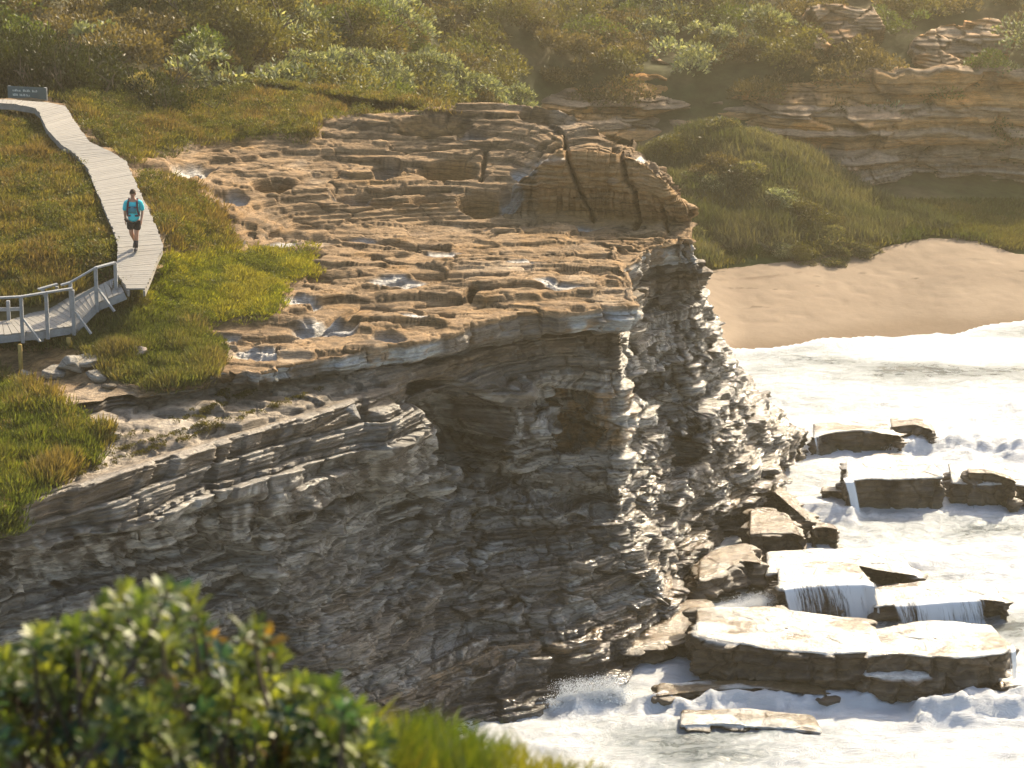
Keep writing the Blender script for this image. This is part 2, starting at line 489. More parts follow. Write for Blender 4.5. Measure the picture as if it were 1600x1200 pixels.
    B = np.concatenate(rows, 0)
    ri = np.concatenate([np.full(n, i) + np.arange(n) / n for i, n in enumerate(rc)] + [np.array([len(rc)])])
    # normals of the smooth base
    def normals(B):
        du = np.gradient(B, axis=1); dv = np.gradient(B, axis=0)
        n = np.cross(dv, du)
        n /= np.linalg.norm(n, axis=-1, keepdims=True) + 1e-9
        return n
    Nn = normals(B)
    # blur the normals a little
    for _ in range(14):
        Nn[1:-1] = Nn[1:-1] * .5 + (Nn[:-2] + Nn[2:]) * .25
        Nn[:, 1:-1] = Nn[:, 1:-1] * .5 + (Nn[:, :-2] + Nn[:, 2:]) * .25
    Nn /= np.linalg.norm(Nn, axis=-1, keepdims=True) + 1e-9
    if Nn[60, B.shape[1] // 2, 2] < 0: Nn = -Nn
    px, py = proj(B)
    X, Y, Z = B[..., 0], B[..., 1], B[..., 2]
    Sg = np.broadcast_to(S[None], X.shape)
    Rg = np.broadcast_to(ri[:, None], X.shape)
    veg = np.zeros(X.shape, bool)
    vsd = np.full(X.shape, -1e9)
    wob = 10 * fbm(X * 1.3, Y * 1.3, Z, 3)
    for p in VEG.values():
        vsd = np.maximum(vsd, poly_sd(px + wob, py + wob * .6, p))
    vegm = sst(-3, 6, vsd) * (Rg < 7.2)
    top = sst(0.55, 0.85, Nn[..., 2]) * sst(6.5, 8.0, Z)
    face = 1 - top
    # ---- first pass: bays, buttresses, caves and wedges of the face
    def region(pts, soft):
        return sst(-soft, soft, poly_sd(px, py, pts))
    isf = Rg > 4.6
    feat = np.zeros(X.shape)
    feat += 0.95 * region([(752, 655), (770, 600), (800, 590), (815, 640), (860, 645), (862, 690), (775, 728)], 8) * isf
    feat -= 1.7 * region([(660, 600), (700, 590), (745, 620), (752, 730), (700, 760), (665, 720)], 16) * isf
    feat -= 1.2 * region([(865, 610), (925, 615), (925, 690), (880, 700), (862, 660)], 10) * isf
    feat += 0.25 * region([(930, 480), (985, 490), (975, 640), (965, 760), (935, 740), (925, 600)], 10) * isf
    feat -= 0.7 * region([(985, 590), (1060, 570), (1060, 600), (985, 632)], 7) * isf
    feat -= 0.9 * region([(1060, 680), (1090, 670), (1092, 725), (1065, 738)], 6) * isf
    feat -= 0.6 * region([(1055, 570), (1085, 565), (1095, 620), (1060, 625)], 7) * isf
    feat += 0.5 * region([(570, 645), (600, 630), (660, 640), (680, 720), (665, 765), (580, 770)], 9) * isf
    feat -= 0.8 * region([(210, 870), (330, 845), (395, 850), (440, 960), (500, 1090), (420, 1120), (250, 960)], 14) * isf
    feat += 0.25 * region([(398, 765), (560, 722), (572, 755), (400, 805)], 5) * isf
    feat -= 0.45 * region([(385, 805), (580, 765), (580, 778), (390, 826)], 6) * isf
    feat -= 0.55 * region([(0, 880), (150, 850), (330, 812), (336, 850), (150, 930), (0, 950)], 10) * isf
    feat -= 0.9 * region([(748, 735), (790, 740), (960, 770), (955, 800), (790, 770)], 14) * isf
    feat -= 0.6 * np.exp(-(seg_dist(px, py, [(745, 740), (740, 800), (755, 850), (725, 900)]) / 9) ** 2) * isf
    feat -= 0.7 * np.exp(-(seg_dist(px, py, [(985, 500), (978, 640), (985, 770), (1030, 840)]) / 8) ** 2) * isf
    feat -= 0.5 * np.exp(-(seg_dist(px, py, [(800, 940), (870, 1030), (890, 1100)]) / 10) ** 2) * isf
    feat -= 0.3 * np.exp(-(seg_dist(px, py, [(335, 700), (336, 800)]) / 5) ** 2) * isf
    big = fbm(X * .35, Y * .35, Z * .5, 3) * 0.35 + fbm(X * .9, Y * .9, Z * 1.6, 3) * 0.22
    low = sst(8.2, 6.5, Z)
    big = big * (0.35 + 0.9 * low)
    pil = fbm(Sg * .5 + .25 * Z, Z * .12, 0 * X + 5, 3)
    big = big + .55 * pil * sst(9.2, 8.0, Z)
    big = big - .5 * sst(600, 680, px) * sst(990, 960, px) * sst(9.75, 9.45, Z) * sst(8.3, 8.8, Z) * (Rg > 5)
    B = B + Nn * ((big + feat) * face)[..., None] * np.array((1, 1, .35))
    io = int(np.argmax(ri > 4.5))
    outc = Nn[io, :, :2] / (np.linalg.norm(Nn[io, :, :2], axis=1, keepdims=True) + 1e-9)
    nb_ = np.floor(S / .85 + .8 * fbm(S * .7, 0 * S, 0 * S + 4, 2))
    notch = (h1(nb_, 51) - .5) * .5 + fbm(S * .35, 0 * S, 0 * S + 9, 3) * .7
    for _ in range(2): notch[1:-1] = notch[1:-1] * .6 + (notch[2:] + notch[:-2]) * .2
    wr = sst(3.2, 4.0, ri) * sst(6.2, 5.0, ri)
    B[..., :2] += outc[None] * (wr[:, None] * notch[None])[..., None]
    wr2 = sst(2.6, 3.3, ri) * sst(4.0, 3.9, ri)
    N2 = normals(B)
    for _ in range(3):
        N2[1:-1] = N2[1:-1] * .5 + (N2[:-2] + N2[2:]) * .25
        N2[:, 1:-1] = N2[:, 1:-1] * .5 + (N2[:, :-2] + N2[:, 2:]) * .25
    N2 /= np.linalg.norm(N2, axis=-1, keepdims=True) + 1e-9
    if N2[60, B.shape[1] // 2, 2] < 0: N2 = -N2
    Nn = mix(N2, Nn, top); Nn /= np.linalg.norm(Nn, axis=-1, keepdims=True) + 1e-9
    X, Y, Z = B[..., 0], B[..., 1], B[..., 2]
    q = Z + 0.22 * fbm(X * .16, Y * .16, 0 * X + 3, 2) + 0.05 * fbm(X * .8, Y * .8, 0 * X, 2)
    k = np.clip(np.searchsorted(LAYER_Z, q) - 1, 0, len(LAYER_Z) - 2)
    lo, hi = LAYER_Z[k], LAYER_Z[k + 1]
    fr = (q - lo) / (hi - lo)
    th = hi - lo
    ok = h1(k, 1) * 2 - 1
    # joints: blocks along the ledge, width per layer
    wk = 0.35 + 1.5 * h1(k, 2) * (0.4 + th)
    sw = Sg + 0.12 * fbm(X * 2, Y * 2, Z * 2, 2)
    bid = np.floor(sw / wk + h1(k, 3) * 9)
    bf = sw / wk + h1(k, 3) * 9 - bid
    bo = _h(bid.astype(np.int64), k.astype(np.int64), np.full(k.shape, 5)) * 2 - 1
    groove = np.exp(-(np.minimum(bf, 1 - bf) * wk / 0.04) ** 2) * h1(k, 6)
    part = np.exp(-(np.minimum(fr, 1 - fr) * th / 0.025) ** 2)
    ledge = ok * 0.16 * (0.5 + 0.5 * vnoise(Sg * .4, k * 3.7, 0 * X)) + bo * 0.085 * np.minimum(1.0, th * 3)
    # broken, facetted rock: every cell of the face has its own offset and tilt
    r0 = int(np.argmax(ri > 3.9))
    facet = np.zeros(X.shape); crack = np.zeros(X.shape); frand = np.zeros(X.shape)
    def add_facets(sx, sz, amp, tilt, ck, seed, wgt):
        xs, ys, zs = X[r0:], Y[r0:], q[r0:]
        wx = .12 / sx * 0 + .25 * fbm(xs * sx * 1.3, ys * sx * 1.3, zs * sz, 2)
        f1, f2, (a1, a2, a3), (ox, oy, oz) = worley(xs * sx + wx, ys * sx - wx, zs * sz + .3 * wx, seed)
        t = ((a1 - .5) * 2) * amp + (ox * (a2 - .5) + oy * (a3 - .5)) * 2 * tilt / sx + oz * (a1 - .35) * 2 * tilt / sz
        g = sst(ck, 0, f2 - f1)
        facet[r0:] += wgt[r0:] * (t - g * amp * .8)
        crack[r0:] = np.maximum(crack[r0:], g * wgt[r0:])
        frand[r0:] = np.where(wgt[r0:] > .3, a2, frand[r0:])
    lowf = sst(8.6, 6.0, Z)
    add_facets(.5, 1.5, .15, .10, .045, 1, .4 + .6 * lowf)
    add_facets(1.6, 6.5, .055, .13, .08, 2, .35 + .65 * lowf)
    # thin laminae inside each bed
    lam = np.floor((q - lo) / .055)
    lamo = (_h(k.astype(np.int64), lam.astype(np.int64), np.full(k.shape, 4)) - .5) * .11
    fine = fbm(X * 4, Y * 4, Z * 7, 3) * 0.03
    nh = np.sqrt(np.maximum(1 - Nn[..., 2] ** 2, .05))
    run = np.clip(Nn[..., 2] / nh, -.3, 1.6)
    lf = (q - lo) / .055 - lam
    stair = ((fr - .5) * th * 1.25 + np.where(th > .2, (lf - .5) * .05, 0)) * run
    dface = stair + ledge * 1.55 + bo * .10 + lamo - groove * 0.20 - part * 0.22 * (.25 + h1(k, 12)) + fine + facet
    # caves, wedges and clefts of the face
    # pale capping band: joints only
    band = ((Rg > 3.95) & (Rg < 5.6) & (px > 330)).astype(float)
    for _ in range(3):
        band[1:-1] = band[1:-1] * .5 + (band[:-2] + band[2:]) * .25
    sw2 = sw + .55 * fbm(sw * .55, 0 * sw, 0 * sw + 2, 3) + .10 * fbm(Sg * 2, Z * 3, 0 * X, 2)
    bj = np.floor(sw2 / 0.8); bjf = sw2 / 0.8 - bj
    jw = h1(bj, 19)
    bgap = np.exp(-(np.minimum(bjf, 1 - bjf) * 0.8 / 0.03) ** 2) * (jw > .35)
    dband = 0.30 * (h1(bj, 9) - .55) * (jw > .2) - 0.12 * bgap + fbm(X * 1.2, Y * 1.2, Z * 3, 4) * 0.22 + lamo * .8
    dface = dface * (1 - band * 0.85) + band * dband
    # fade out displacement across the rim so that the edge stays crisp
    # ---- top surfaces: terraces, hollows, cracks
    bump = fbm(X * .22 + Y * .05, Y * .5, 0 * X, 3) * 0.30 + fbm(X * .5 + Y * .2, Y * 1.3, 0 * X, 3) * 0.05
    r1_ = int(np.argmax(ri > 7.0))
    slab = np.zeros(X.shape); scrk = np.zeros(X.shape); srnd = np.zeros(X.shape)
    for sx, sy, amp, ck, sd0 in ((.42, 1.0, .15, .03, 6), (1.0, 2.4, .05, .05, 7), (2.8, 5.5, .016, .10, 8)):
        xs, ys = X[:r1_], Y[:r1_]
        w_ = .35 * fbm(xs * sx * 1.5, ys * sy * 1.5, 0 * xs + 2, 3)
        f1, f2, (a1, a2, a3), (ox, oy, oz) = worley(xs * sx + w_ + .25 * ys * sx, ys * sy + w_, 0 * xs + .5, sd0)
        slab[:r1_] += (a1 - .5) * 2 * amp + (ox * (a2 - .5) / sx + oy * (a3 - .5) / sy) * amp * .9
        g = sst(ck, 0, f2 - f1)
        slab[:r1_] -= g * amp * .7
        scrk[:r1_] = np.maximum(scrk[:r1_], g * (.4 + .6 * (amp > .1)))
        srnd[:r1_] = srnd[:r1_] * .55 + a3 * .45
    zt = Z + (bump + slab * .55) * (1 - vegm)
    TL = np.cumsum(np.random.default_rng(5).choice([0.05, 0.08, 0.12, 0.2], 140)) + 7.0
    kt = np.clip(np.searchsorted(TL, zt) - 1, 0, len(TL) - 2)
    ft = (zt - TL[kt]) / (TL[kt + 1] - TL[kt])
    zter = TL[kt] + (TL[kt + 1] - TL[kt]) * (0.3 * ft + 0.7 * sst(0.82, 0.98, ft))
    zter = zter + 0.03 * fbm(X * 3, Y * 5, Z, 4) + slab * .3
    ztop = zter * (1 - vegm) + (Z + bump * .35 + 0.1 * fbm(X, Y, Z, 2)) * vegm
    dtop = ztop - Z
    for _ in range(1):
        dtop[1:-1] = dtop[1:-1] * .6 + (dtop[:-2] + dtop[2:]) * .2
        dtop[:, 1:-1] = dtop[:, 1:-1] * .6 + (dtop[:, :-2] + dtop[:, 2:]) * .2
    def hollow(cx, cy, rx, ry, d, rot=0.0):
        a = R(rot); ux, uy = px - cx, py - cy
        e = np.hypot((ux * math.cos(a) + uy * math.sin(a)) / rx, (-ux * math.sin(a) + uy * math.cos(a)) / ry)
        e = e + 0.18 * fbm(X * 1.6, Y * 1.6, Z * 2, 2)
        return -d * sst(1.1, 0.7, e)
    pool_glint = np.zeros(X.shape); hol = np.zeros(X.shape)
    wet_glints = [(365, 372, 22, 5, .07, 1), (432, 384, 34, 4, .06, 1), (770, 352, 40, 4, .06, 1), (900, 346, 40, 4, .06, 1), (690, 394, 34, 5, .07, 1), (835, 412, 46, 4, .06, 1), (560, 372, 30, 4, .05, 1), (620, 440, 44, 5, .06, 1), (880, 452, 36, 5, .07, 1),
            (470, 470, 34, 6, .08, 1), (400, 540, 40, 8, .08, 1), (640, 498, 30, 5, .06, 1), (745, 322, 22, 6, .1, 1), (860, 250, 26, 8, .1, 1), (820, 268, 22, 7, .1, 1), (960, 285, 12, 6, .06, 1), (1002, 248, 12, 5, .05, 1)]
    for (cx, cy, rx, ry, d, p) in wet_glints + [(605, 258, 28, 17, .5, 1), (705, 260, 48, 16, .55, 0), (800, 305, 22, 26, .55, 1), (755, 312, 40, 22, .5, 0), (425, 288, 34, 14, .5, 0), (300, 260, 36, 14, .25, 1),
                                   (545, 303, 34, 9, .3, 1), (575, 312, 60, 10, .25, 0), (670, 308, 30, 12, .3, 0), (365, 310, 22, 10, .2, 1), (410, 285, 14, 6, .2, 1),
                                   (680, 198, 62, 12, .18, 0), (845, 184, 36, 10, .2, 0), (740, 212, 30, 8, .2, 1), (335, 515, 40, 8, .15, 1), (505, 510, 55, 14, .2, 1), (600, 527, 24, 9, .2, 1), (745, 465, 14, 9, .4, 0)]:
        hd = hollow(cx, cy, rx, ry, d) * (Rg < 4.2)
        dtop = dtop + hd * 1.35
        hol = np.maximum(hol, -hd)
        if p: pool_glint = np.maximum(pool_glint, np.clip(-hd / d, 0, 1))
    cr = np.zeros(X.shape)
    pxo, pyo = px, py
    px = px + 7 * fbm(X * 1.2, Z * 1.4, Y * .3, 3)
    for pts, w, d in [([(880, 205), (893, 262), (905, 300), (925, 336)], 3.2, .6), ([(962, 224), (980, 285), (992, 300), (993, 345)], 3.6, .6),
                      ([(1040, 318), (1045, 352)], 4, .3), ([(960, 300), (915, 305)], 3, .2), ([(545, 255), (500, 280), (430, 285)], 3, .2), ([(520, 300), (610, 295), (700, 290)], 3, .2), ([(610, 225), (740, 230), (850, 228)], 3, .15),
                      ([(760, 235), (752, 275)], 3, .3), ([(480, 432), (620, 428), (800, 436)], 3, .25), ([(700, 385), (560, 372), (420, 365)], 3, .25), ([(640, 470), (820, 462), (930, 452)], 3, .2), ([(470, 520), (560, 470), (700, 490)], 3, .2)]:
        cr += d * np.exp(-(seg_dist(px, py, pts) / w) ** 2)
    px = pxo
    rim_ok = (Rg < 4.3)
    # rounded blocks of the upper tier
    rnd = np.zeros(X.shape)
    for pts, w in [([(880, 205), (893, 262), (905, 300), (925, 336)], 26), ([(960, 220), (980, 285), (992, 345)], 26)]:
        rnd += 0.18 * np.exp(-(seg_dist(px, py, pts) / w) ** 2)
    dtop = dtop * (rim_ok | ((Rg > 5.5) & (Rg < 6.96)))
    disp = Nn * (dface * face)[..., None]
    disp[..., 2] *= 0.35
    disp[..., 2] += dtop * top
    disp -= Nn * ((cr + rnd) * rim_ok)[..., None]
    # upper tier front is rounded, horizontally fluted rock
    tier = ((Rg > 1.9) & (Rg < 3.05) & (px > 840)).astype(float)
    for _ in range(6):
        tier[1:-1] = tier[1:-1] * .5 + (tier[:-2] + tier[2:]) * .25
        tier[:, 1:-1] = tier[:, 1:-1] * .5 + (tier[:, :-2] + tier[:, 2:]) * .25
    tw = (Rg - 2.0)
    bul = np.sin(np.clip(tw, 0, 1) * math.pi) * 0.42
    disp = disp * (1 - 0.6 * tier[..., None]) + Nn * (tier * (bul + 0.03 * np.sin(Z * 34 + 2 * fbm(X, Y, Z, 2))))[..., None]
    disp -= Nn * (0.4 * tier * cr * rim_ok)[..., None]
    P = B + disp
    # ---------------- colour (the rock's own tones, with wet and silver glints painted in)
    Nf = normals(P)
    if Nf[60, B.shape[1] // 2, 2] < 0: Nf = -Nf
    up = sst(0.45, 0.8, Nf[..., 2])
    qn = fbm(X * .9, Y * .9, q * 4, 4)
    n2 = fbm(X * .45 + 9, Y * .45, Z * .9, 4)
    n3 = fbm(X * 2.6, Y * 2.6 + 4, Z * 3.5, 4)
    tan_, och = np.array((.300, .192, .096)), np.array((.290, .162, .056))
    pale, blue = np.array((.36, .285, .20)), np.array((.36, .37, .355))
    brn, gry, drk = np.array((.10, .068, .038)), np.array((.150, .142, .124)), np.array((.030, .021, .014))
    lich_glint = np.array((.42, .40, .35))
    ctop = mix(np.broadcast_to(tan_, B.shape), och, sst(0.0, 0.6, qn) * .8)
    ctop = mix(ctop, brn * 1.2, sst(.1, .5, n3) * .55)
    ctop = ctop * (.55 + .8 * srnd)[..., None]
    ctop = mix(ctop, drk, scrk * .7)
    ctop = mix(ctop, pale, sst(.15, .55, n2) * .6)
    ctop = mix(ctop, blue * .85, pool_glint * .65)  # pale blue tint paints a wet glint into the hollow floors
    ctop = mix(ctop, drk * .8, (sst(-6, 6, poly_sd(px, py, [(612, 190), (690, 176), (770, 182), (760, 206), (700, 214), (640, 205)])) * sst(-.25, .15, n3) + sst(-5, 5, poly_sd(px, py, [(812, 180), (850, 174), (882, 190), (876, 200), (815, 196)])) * sst(-.4, 0, n3)) * .85)
    ctop = mix(ctop, drk, np.clip(cr * 1.2, 0, .7))
    ctop = mix(ctop, och * .8, np.clip(hol * 2.2, 0, .85) * (1 - pool_glint))
    # hollows are rust brown where no water stands
    kc = h1(k, 21)
    cface = mix(np.broadcast_to(gry, B.shape), brn, sst(.5, .75, kc) * .8)
    cface = mix(cface, och * .75, (kc > .9) * .6)
    cface = mix(cface, lich_glint * .8, ((kc < .16)) * .6)
    upz = sst(6.0, 8.5, Z)
    cface = mix(cface, brn * 1.15, upz * .45)
    cface = mix(cface, drk, sst(.12, .5, n2) * .75)
    cface = mix(cface, lich_glint * .8, sst(.16, .36, n3 + .3 * qn) * (.62 - .3 * upz))  # pale patches: salt and lichen, plus silver glints painted into the colour
    cface = cface * (.7 + .6 * frand)[..., None]
    strk = fbm(Sg * 7, Z * .8, 0 * X + 3, 3) * sst(6.2, 6.8, Z) * sst(8.6, 8.0, Z)
    cface = mix(cface, lich_glint, sst(.05, .3, strk) * .6)
    cface = mix(cface, drk, sst(-.05, -.3, strk) * .7)
    cface = mix(cface, drk * .6, np.clip(crack, 0, 1) * .8)
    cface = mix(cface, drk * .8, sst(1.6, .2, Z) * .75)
    rust = sst(-8, 8, poly_sd(px, py, [(900, 610), (968, 600), (970, 690), (940, 700), (860, 700), (862, 640)]))
    cface = mix(cface, och * .9, rust * sst(-.2, .3, n3) * .8)
    rightg = sst(985, 1010, px) * sst(8.3, 9.2, Z) * (Z < 10.2)
    cband = mix(np.broadcast_to(blue, B.shape), och * .9, sst(.1, .45, n3) * .7)
    cband = mix(cband, drk, np.clip(bgap, 0, .8))
    cband = mix(cband, brn * 1.2, sst(.0, .35, fbm(Sg * .6, Z * 2, 0 * X + 3, 3)) * .8)
    cface = mix(cface, blue * .9, rightg * sst(.5, .7, h1(k, 23)) * .8)
    cface = mix(cface, cband, np.clip(band * 1.3, 0, 1))
    ctier = mix(np.broadcast_to(tan_ * np.array((1., .92, .75)), B.shape), och, sst(-.1, .4, qn) * .7)
    ctop = mix(ctop, ctier, tier * .8)
    base_top = np.clip(sst(4.4, 4.0, Rg) + 0 * X, 0, 1)
    bench = sst(5.3, 5.9, Rg) * sst(7.3, 6.8, Rg) * sst(700, 560, px)
    cb = mix(np.broadcast_to(pale * .85, B.shape), brn, sst(0, .4, n3) * .7)
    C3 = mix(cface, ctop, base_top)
    cb = mix(cb * (.6 + .7 * srnd)[..., None], drk, scrk * .6)
    C3 = mix(C3, cb, bench * up)
    soil = np.array((.10, .085, .035))
    C3 = mix(C3, soil, np.clip(vegm, 0, 1))
    C3 = np.clip(C3, .01, .8)
    wet = 0.25 - .3 * base_top + .3 * bench * sst(-.1, .3, fbm(X * .6, Y * .6, Z, 2)) + .7 * pool_glint + 0.72 * lowf + .35 * (Rg > 7) + .15 * sst(.2, .6, fbm(X * .7, Y * 1.5, Z, 3)) * base_top
    wet = np.clip(wet * (1 - vegm), 0, 1)
    r, c = X.shape
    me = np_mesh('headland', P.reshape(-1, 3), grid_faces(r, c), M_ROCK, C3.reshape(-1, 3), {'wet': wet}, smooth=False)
    o = link('headland', me)
    tag(o, 'layered sandstone headland with tan rock platform above a dark undercut sea cliff', 'headland', kind='structure')
    return P, vegm, Nf, proj(P)

HP, HVEG, HN, (HPX, HPY) = headland()

# ------------------------------------------------------------------ hills behind, beach, sea
HX = np.array([-90, -25, -15, -8, -2, 4, 10, 18, 26, 90.])
HY = np.array([60, 92, 100, 108, 115, 121, 126, 130, 133.5, 136.5, 142, 150, 170, 200, 300.])
HZ = np.array([
    [-4] * 10,
    [12, 12.5, 12.0, 10.5, 4, -1, -2, -2, -2, -2],
    [14.5, 14.0, 13.2, 11.3, 8.0, .5, -1.5, -2, -2, -2],
    [16, 15, 13.9, 11.5, 8, 2.0, -0.4, -1.0, -1, -.9],
    [17, 16, 14.5, 11.8, 8, 3.0, .8, .12, .05, .05],
    [18.5, 17, 15, 12.1, 8.2, 3.6, 1.6, 1.2, .9, .9],
    [20, 18, 15.6, 12.4, 8.4, 3.6, 4.0, 1.9, 1.4, 1.4],
    [21, 19, 16.3, 12.8, 8.6, 4.0, 5.6, 2.4, 1.5, 1.5],
    [22, 19.6, 17, 13.1, 9.0, 4.5, 5.4, 3.0, 2.0, 2.0],
    [23, 20, 17.6, 13.5, 9.6, 7.3, 7.3, 7.2, 7.2, 7.2],
    [24, 21, 18.5, 14, 10.6, 8.2, 8.1, 8.0, 8.0, 8.0],
    [26, 23, 20, 15.5, 12.5, 10.3, 9.9, 9.8, 9.8, 9.8],
    [30, 27, 24, 20, 17, 15.5, 15, 15, 15, 15],
    [36, 32, 29, 26, 24, 23, 22, 22, 22, 22],
    [46] * 10])

def hill_z(x, y, rough=1.0):
    x, y = np.asarray(x, float), np.asarray(y, float)
    i = np.clip(np.searchsorted(HX, x) - 1, 0, len(HX) - 2)
    j = np.clip(np.searchsorted(HY, y) - 1, 0, len(HY) - 2)
    u = np.clip((x - HX[i]) / (HX[i + 1] - HX[i]), 0, 1)
    v = np.clip((y - HY[j]) / (HY[j + 1] - HY[j]), 0, 1)
    u = u * u * (3 - 2 * u)
    z = HZ[j, i] * (1 - u) * (1 - v) + HZ[j, i + 1] * u * (1 - v) + HZ[j + 1, i] * (1 - u) * v + HZ[j + 1, i + 1] * u * v
    land = sst(3.5, 7, z) * (1 - .85 * sst(2, 6, x) * sst(140, 136, y))
    return z + rough * land * (fbm(x * .12, y * .12, 0 * x + 7, 3) * 1.1 + fbm(x * .5, y * .5, 0 * x + 2, 3) * .35)

SAND = [(700, 600), (1060, 428), (1110, 419), (1240, 406), (1350, 388), (1420, 376), (1490, 368), (1540, 378), (1580, 392), (1640, 398), (2600, 420), (2600, 700), (700, 700)]

M_GROUND = mat_attr('scrub_soil', rough=0.95, noise=0.5, scale=1.2, bump=0.1)
M_SAND = mat_attr('beach_sand', rough=0.85, noise=0.09, scale=1.5, bump=0.05)

def hills():
    gy = np.concatenate([np.arange(91, 150, .6), np.arange(150, 300.1, 5)])
    gx = np.concatenate([np.arange(-90, -32, 4), np.arange(-32, 36, .5), np.arange(36, 90.1, 4)])
    X, Y = np.meshgrid(gx, gy)
    Z = hill_z(X, Y)
    P = np.stack([X, Y, Z], -1)
    px, py = proj(P)
    s = sst(-6, 4, poly_sd(px, py, SAND)) * (Z < 3)
    P[..., 2] -= .35 * s
    P[..., 2] = np.where(Z < .3, np.minimum(P[..., 2], -.6), P[..., 2])
    n = fbm(X * .4, Y * .4, Z, 3)
    c = mix(np.broadcast_to(np.array((.060, .060, .022)), P.shape), np.array((.11, .085, .04)), sst(0, .4, n))
    g = sst(2.6, 1.6, Z)
    c = mix(c, np.array((.085, .105, .028)), g)
    r_, c_ = X.shape
    o = link('hillside', np_mesh('hillside', P.reshape(-1, 3), grid_faces(r_, c_), M_GROUND, c.reshape(-1, 3), smooth=True))
    tag(o, 'scrub covered hillside rising behind the cove', 'hillside', kind='structure')

def beach():
    gx = np.concatenate([np.arange(-10, 34, .16), np.arange(34, 90, 2)])
    gy = np.arange(103, 130.6, .16)
    X, Y = np.meshgrid(gx, gy)
    Z = hill_z(X, Y, 0)
    P = np.stack([X, Y, Z + .05], -1)
    px, py = proj(P)
    wob = 7 * fbm(X * .7, Y * .7, Z, 3)
    sd_ = poly_sd(px, py + wob, SAND)
    sand = sst(-8, 2, sd_) * (Z < 3)
    foot = np.minimum(0, fbm(X * 2.2, Y * 2.2, 0 * X, 3) + .05) * .075 * sst(.15, .6, Z)
    P[..., 2] += foot + .05 * fbm(X * .3, Y * .3, 0 * X + 4, 2)
    P[..., 2] -= (1 - sand) * 1.0
    wet = sst(.42, .12, Z + .12 * fbm(X * .25, Y * .25, 0 * X, 3))
    c = mix(np.broadcast_to(np.array((.235, .17, .112)), P.shape), np.array((.285, .21, .14)), sst(-.3, .5, fbm(X * .3, Y * .5, 0 * X, 3)))
    c = mix(c, np.array((.16, .105, .06)), wet * .8)
    deb = sst(.52, .6, fbm(X * .9 + 3, Y * 2.5, 0 * X, 4)) * sst(.5, .9, Z) * sst(1.4, 1.0, Z)
    c = mix(c, np.array((.08, .05, .03)), deb * .9)
    # thin drift line of weed across the upper sand
    dl = np.exp(-(seg_dist(px, py, [(1105, 436), (1160, 436), (1205, 432), (1260, 424)]) / 2.2) ** 2) * sst(-.3, .2, fbm(X * 2, Y * 2, 0 * X, 3))
    c = mix(c, np.array((.10, .06, .035)), dl * .8)
    r_, c_ = X.shape
    o = link('beach', np_mesh('beach', P.reshape(-1, 3), grid_faces(r_, c_), M_SAND, c.reshape(-1, 3), smooth=True))
    tag(o, 'tan sand beach curving round the cove behind the headland', 'beach', kind='structure')

hills(); beach()

def mat_sea():
    m, nt, b = new_mat('sea_foam_water')
    L = nt.links.new
    fa = N(nt, 'ShaderNodeAttribute', attribute_name='foam')
    tc = N(nt, 'ShaderNodeTexCoord')
    mp = N(nt, 'ShaderNodeMapping'); mp.inputs['Scale'].default_value = (.55, 1.0, 1)
    L(tc.outputs['Object'], mp.inputs[0])
    n = N(nt, 'ShaderNodeTexNoise'); n.inputs['Scale'].default_value = 1.5; n.inputs['Detail'].default_value = 12; n.inputs['Roughness'].default_value = 0.8; n.inputs['Distortion'].default_value = 1.2
    L(mp.outputs[0], n.inputs[0])
    ad = N(nt, 'ShaderNodeMath', operation='ADD'); L(fa.outputs['Fac'], ad.inputs[0]); L(n.outputs[0], ad.inputs[1])
    mr = N(nt, 'ShaderNodeMapRange'); mr.inputs[1].default_value = .60; mr.inputs[2].default_value = 1.14; L(ad.outputs[0], mr.inputs[0])
    r = ramp(nt, [(0, (.06, .075, .07)), (.25, (.17, .21, .22)), (.5, (.36, .405, .425)), (.75, (.55, .58, .59)), (1, (.74, .76, .77))])
    L(mr.outputs[0], r.inputs[0]); L(r.outputs[0], b.inputs['Base Color'])
    rr = N(nt, 'ShaderNodeMapRange'); rr.inputs[3].default_value = .12; rr.inputs[4].default_value = .75; L(mr.outputs[0], rr.inputs[0]); L(rr.outputs[0], b.inputs['Roughness'])
    bp = N(nt, 'ShaderNodeBump'); bp.inputs['Strength'].default_value = 1.0; bp.inputs['Distance'].default_value = .22
    L(n.outputs[0], bp.inputs['Height']); L(bp.outputs[0], b.inputs['Normal'])
    return m
M_SEA = mat_sea()
M_FOAM = mat_simple('white_water', (.84, .86, .87), rough=.7, noise=.05, scale=9, bump=.03)

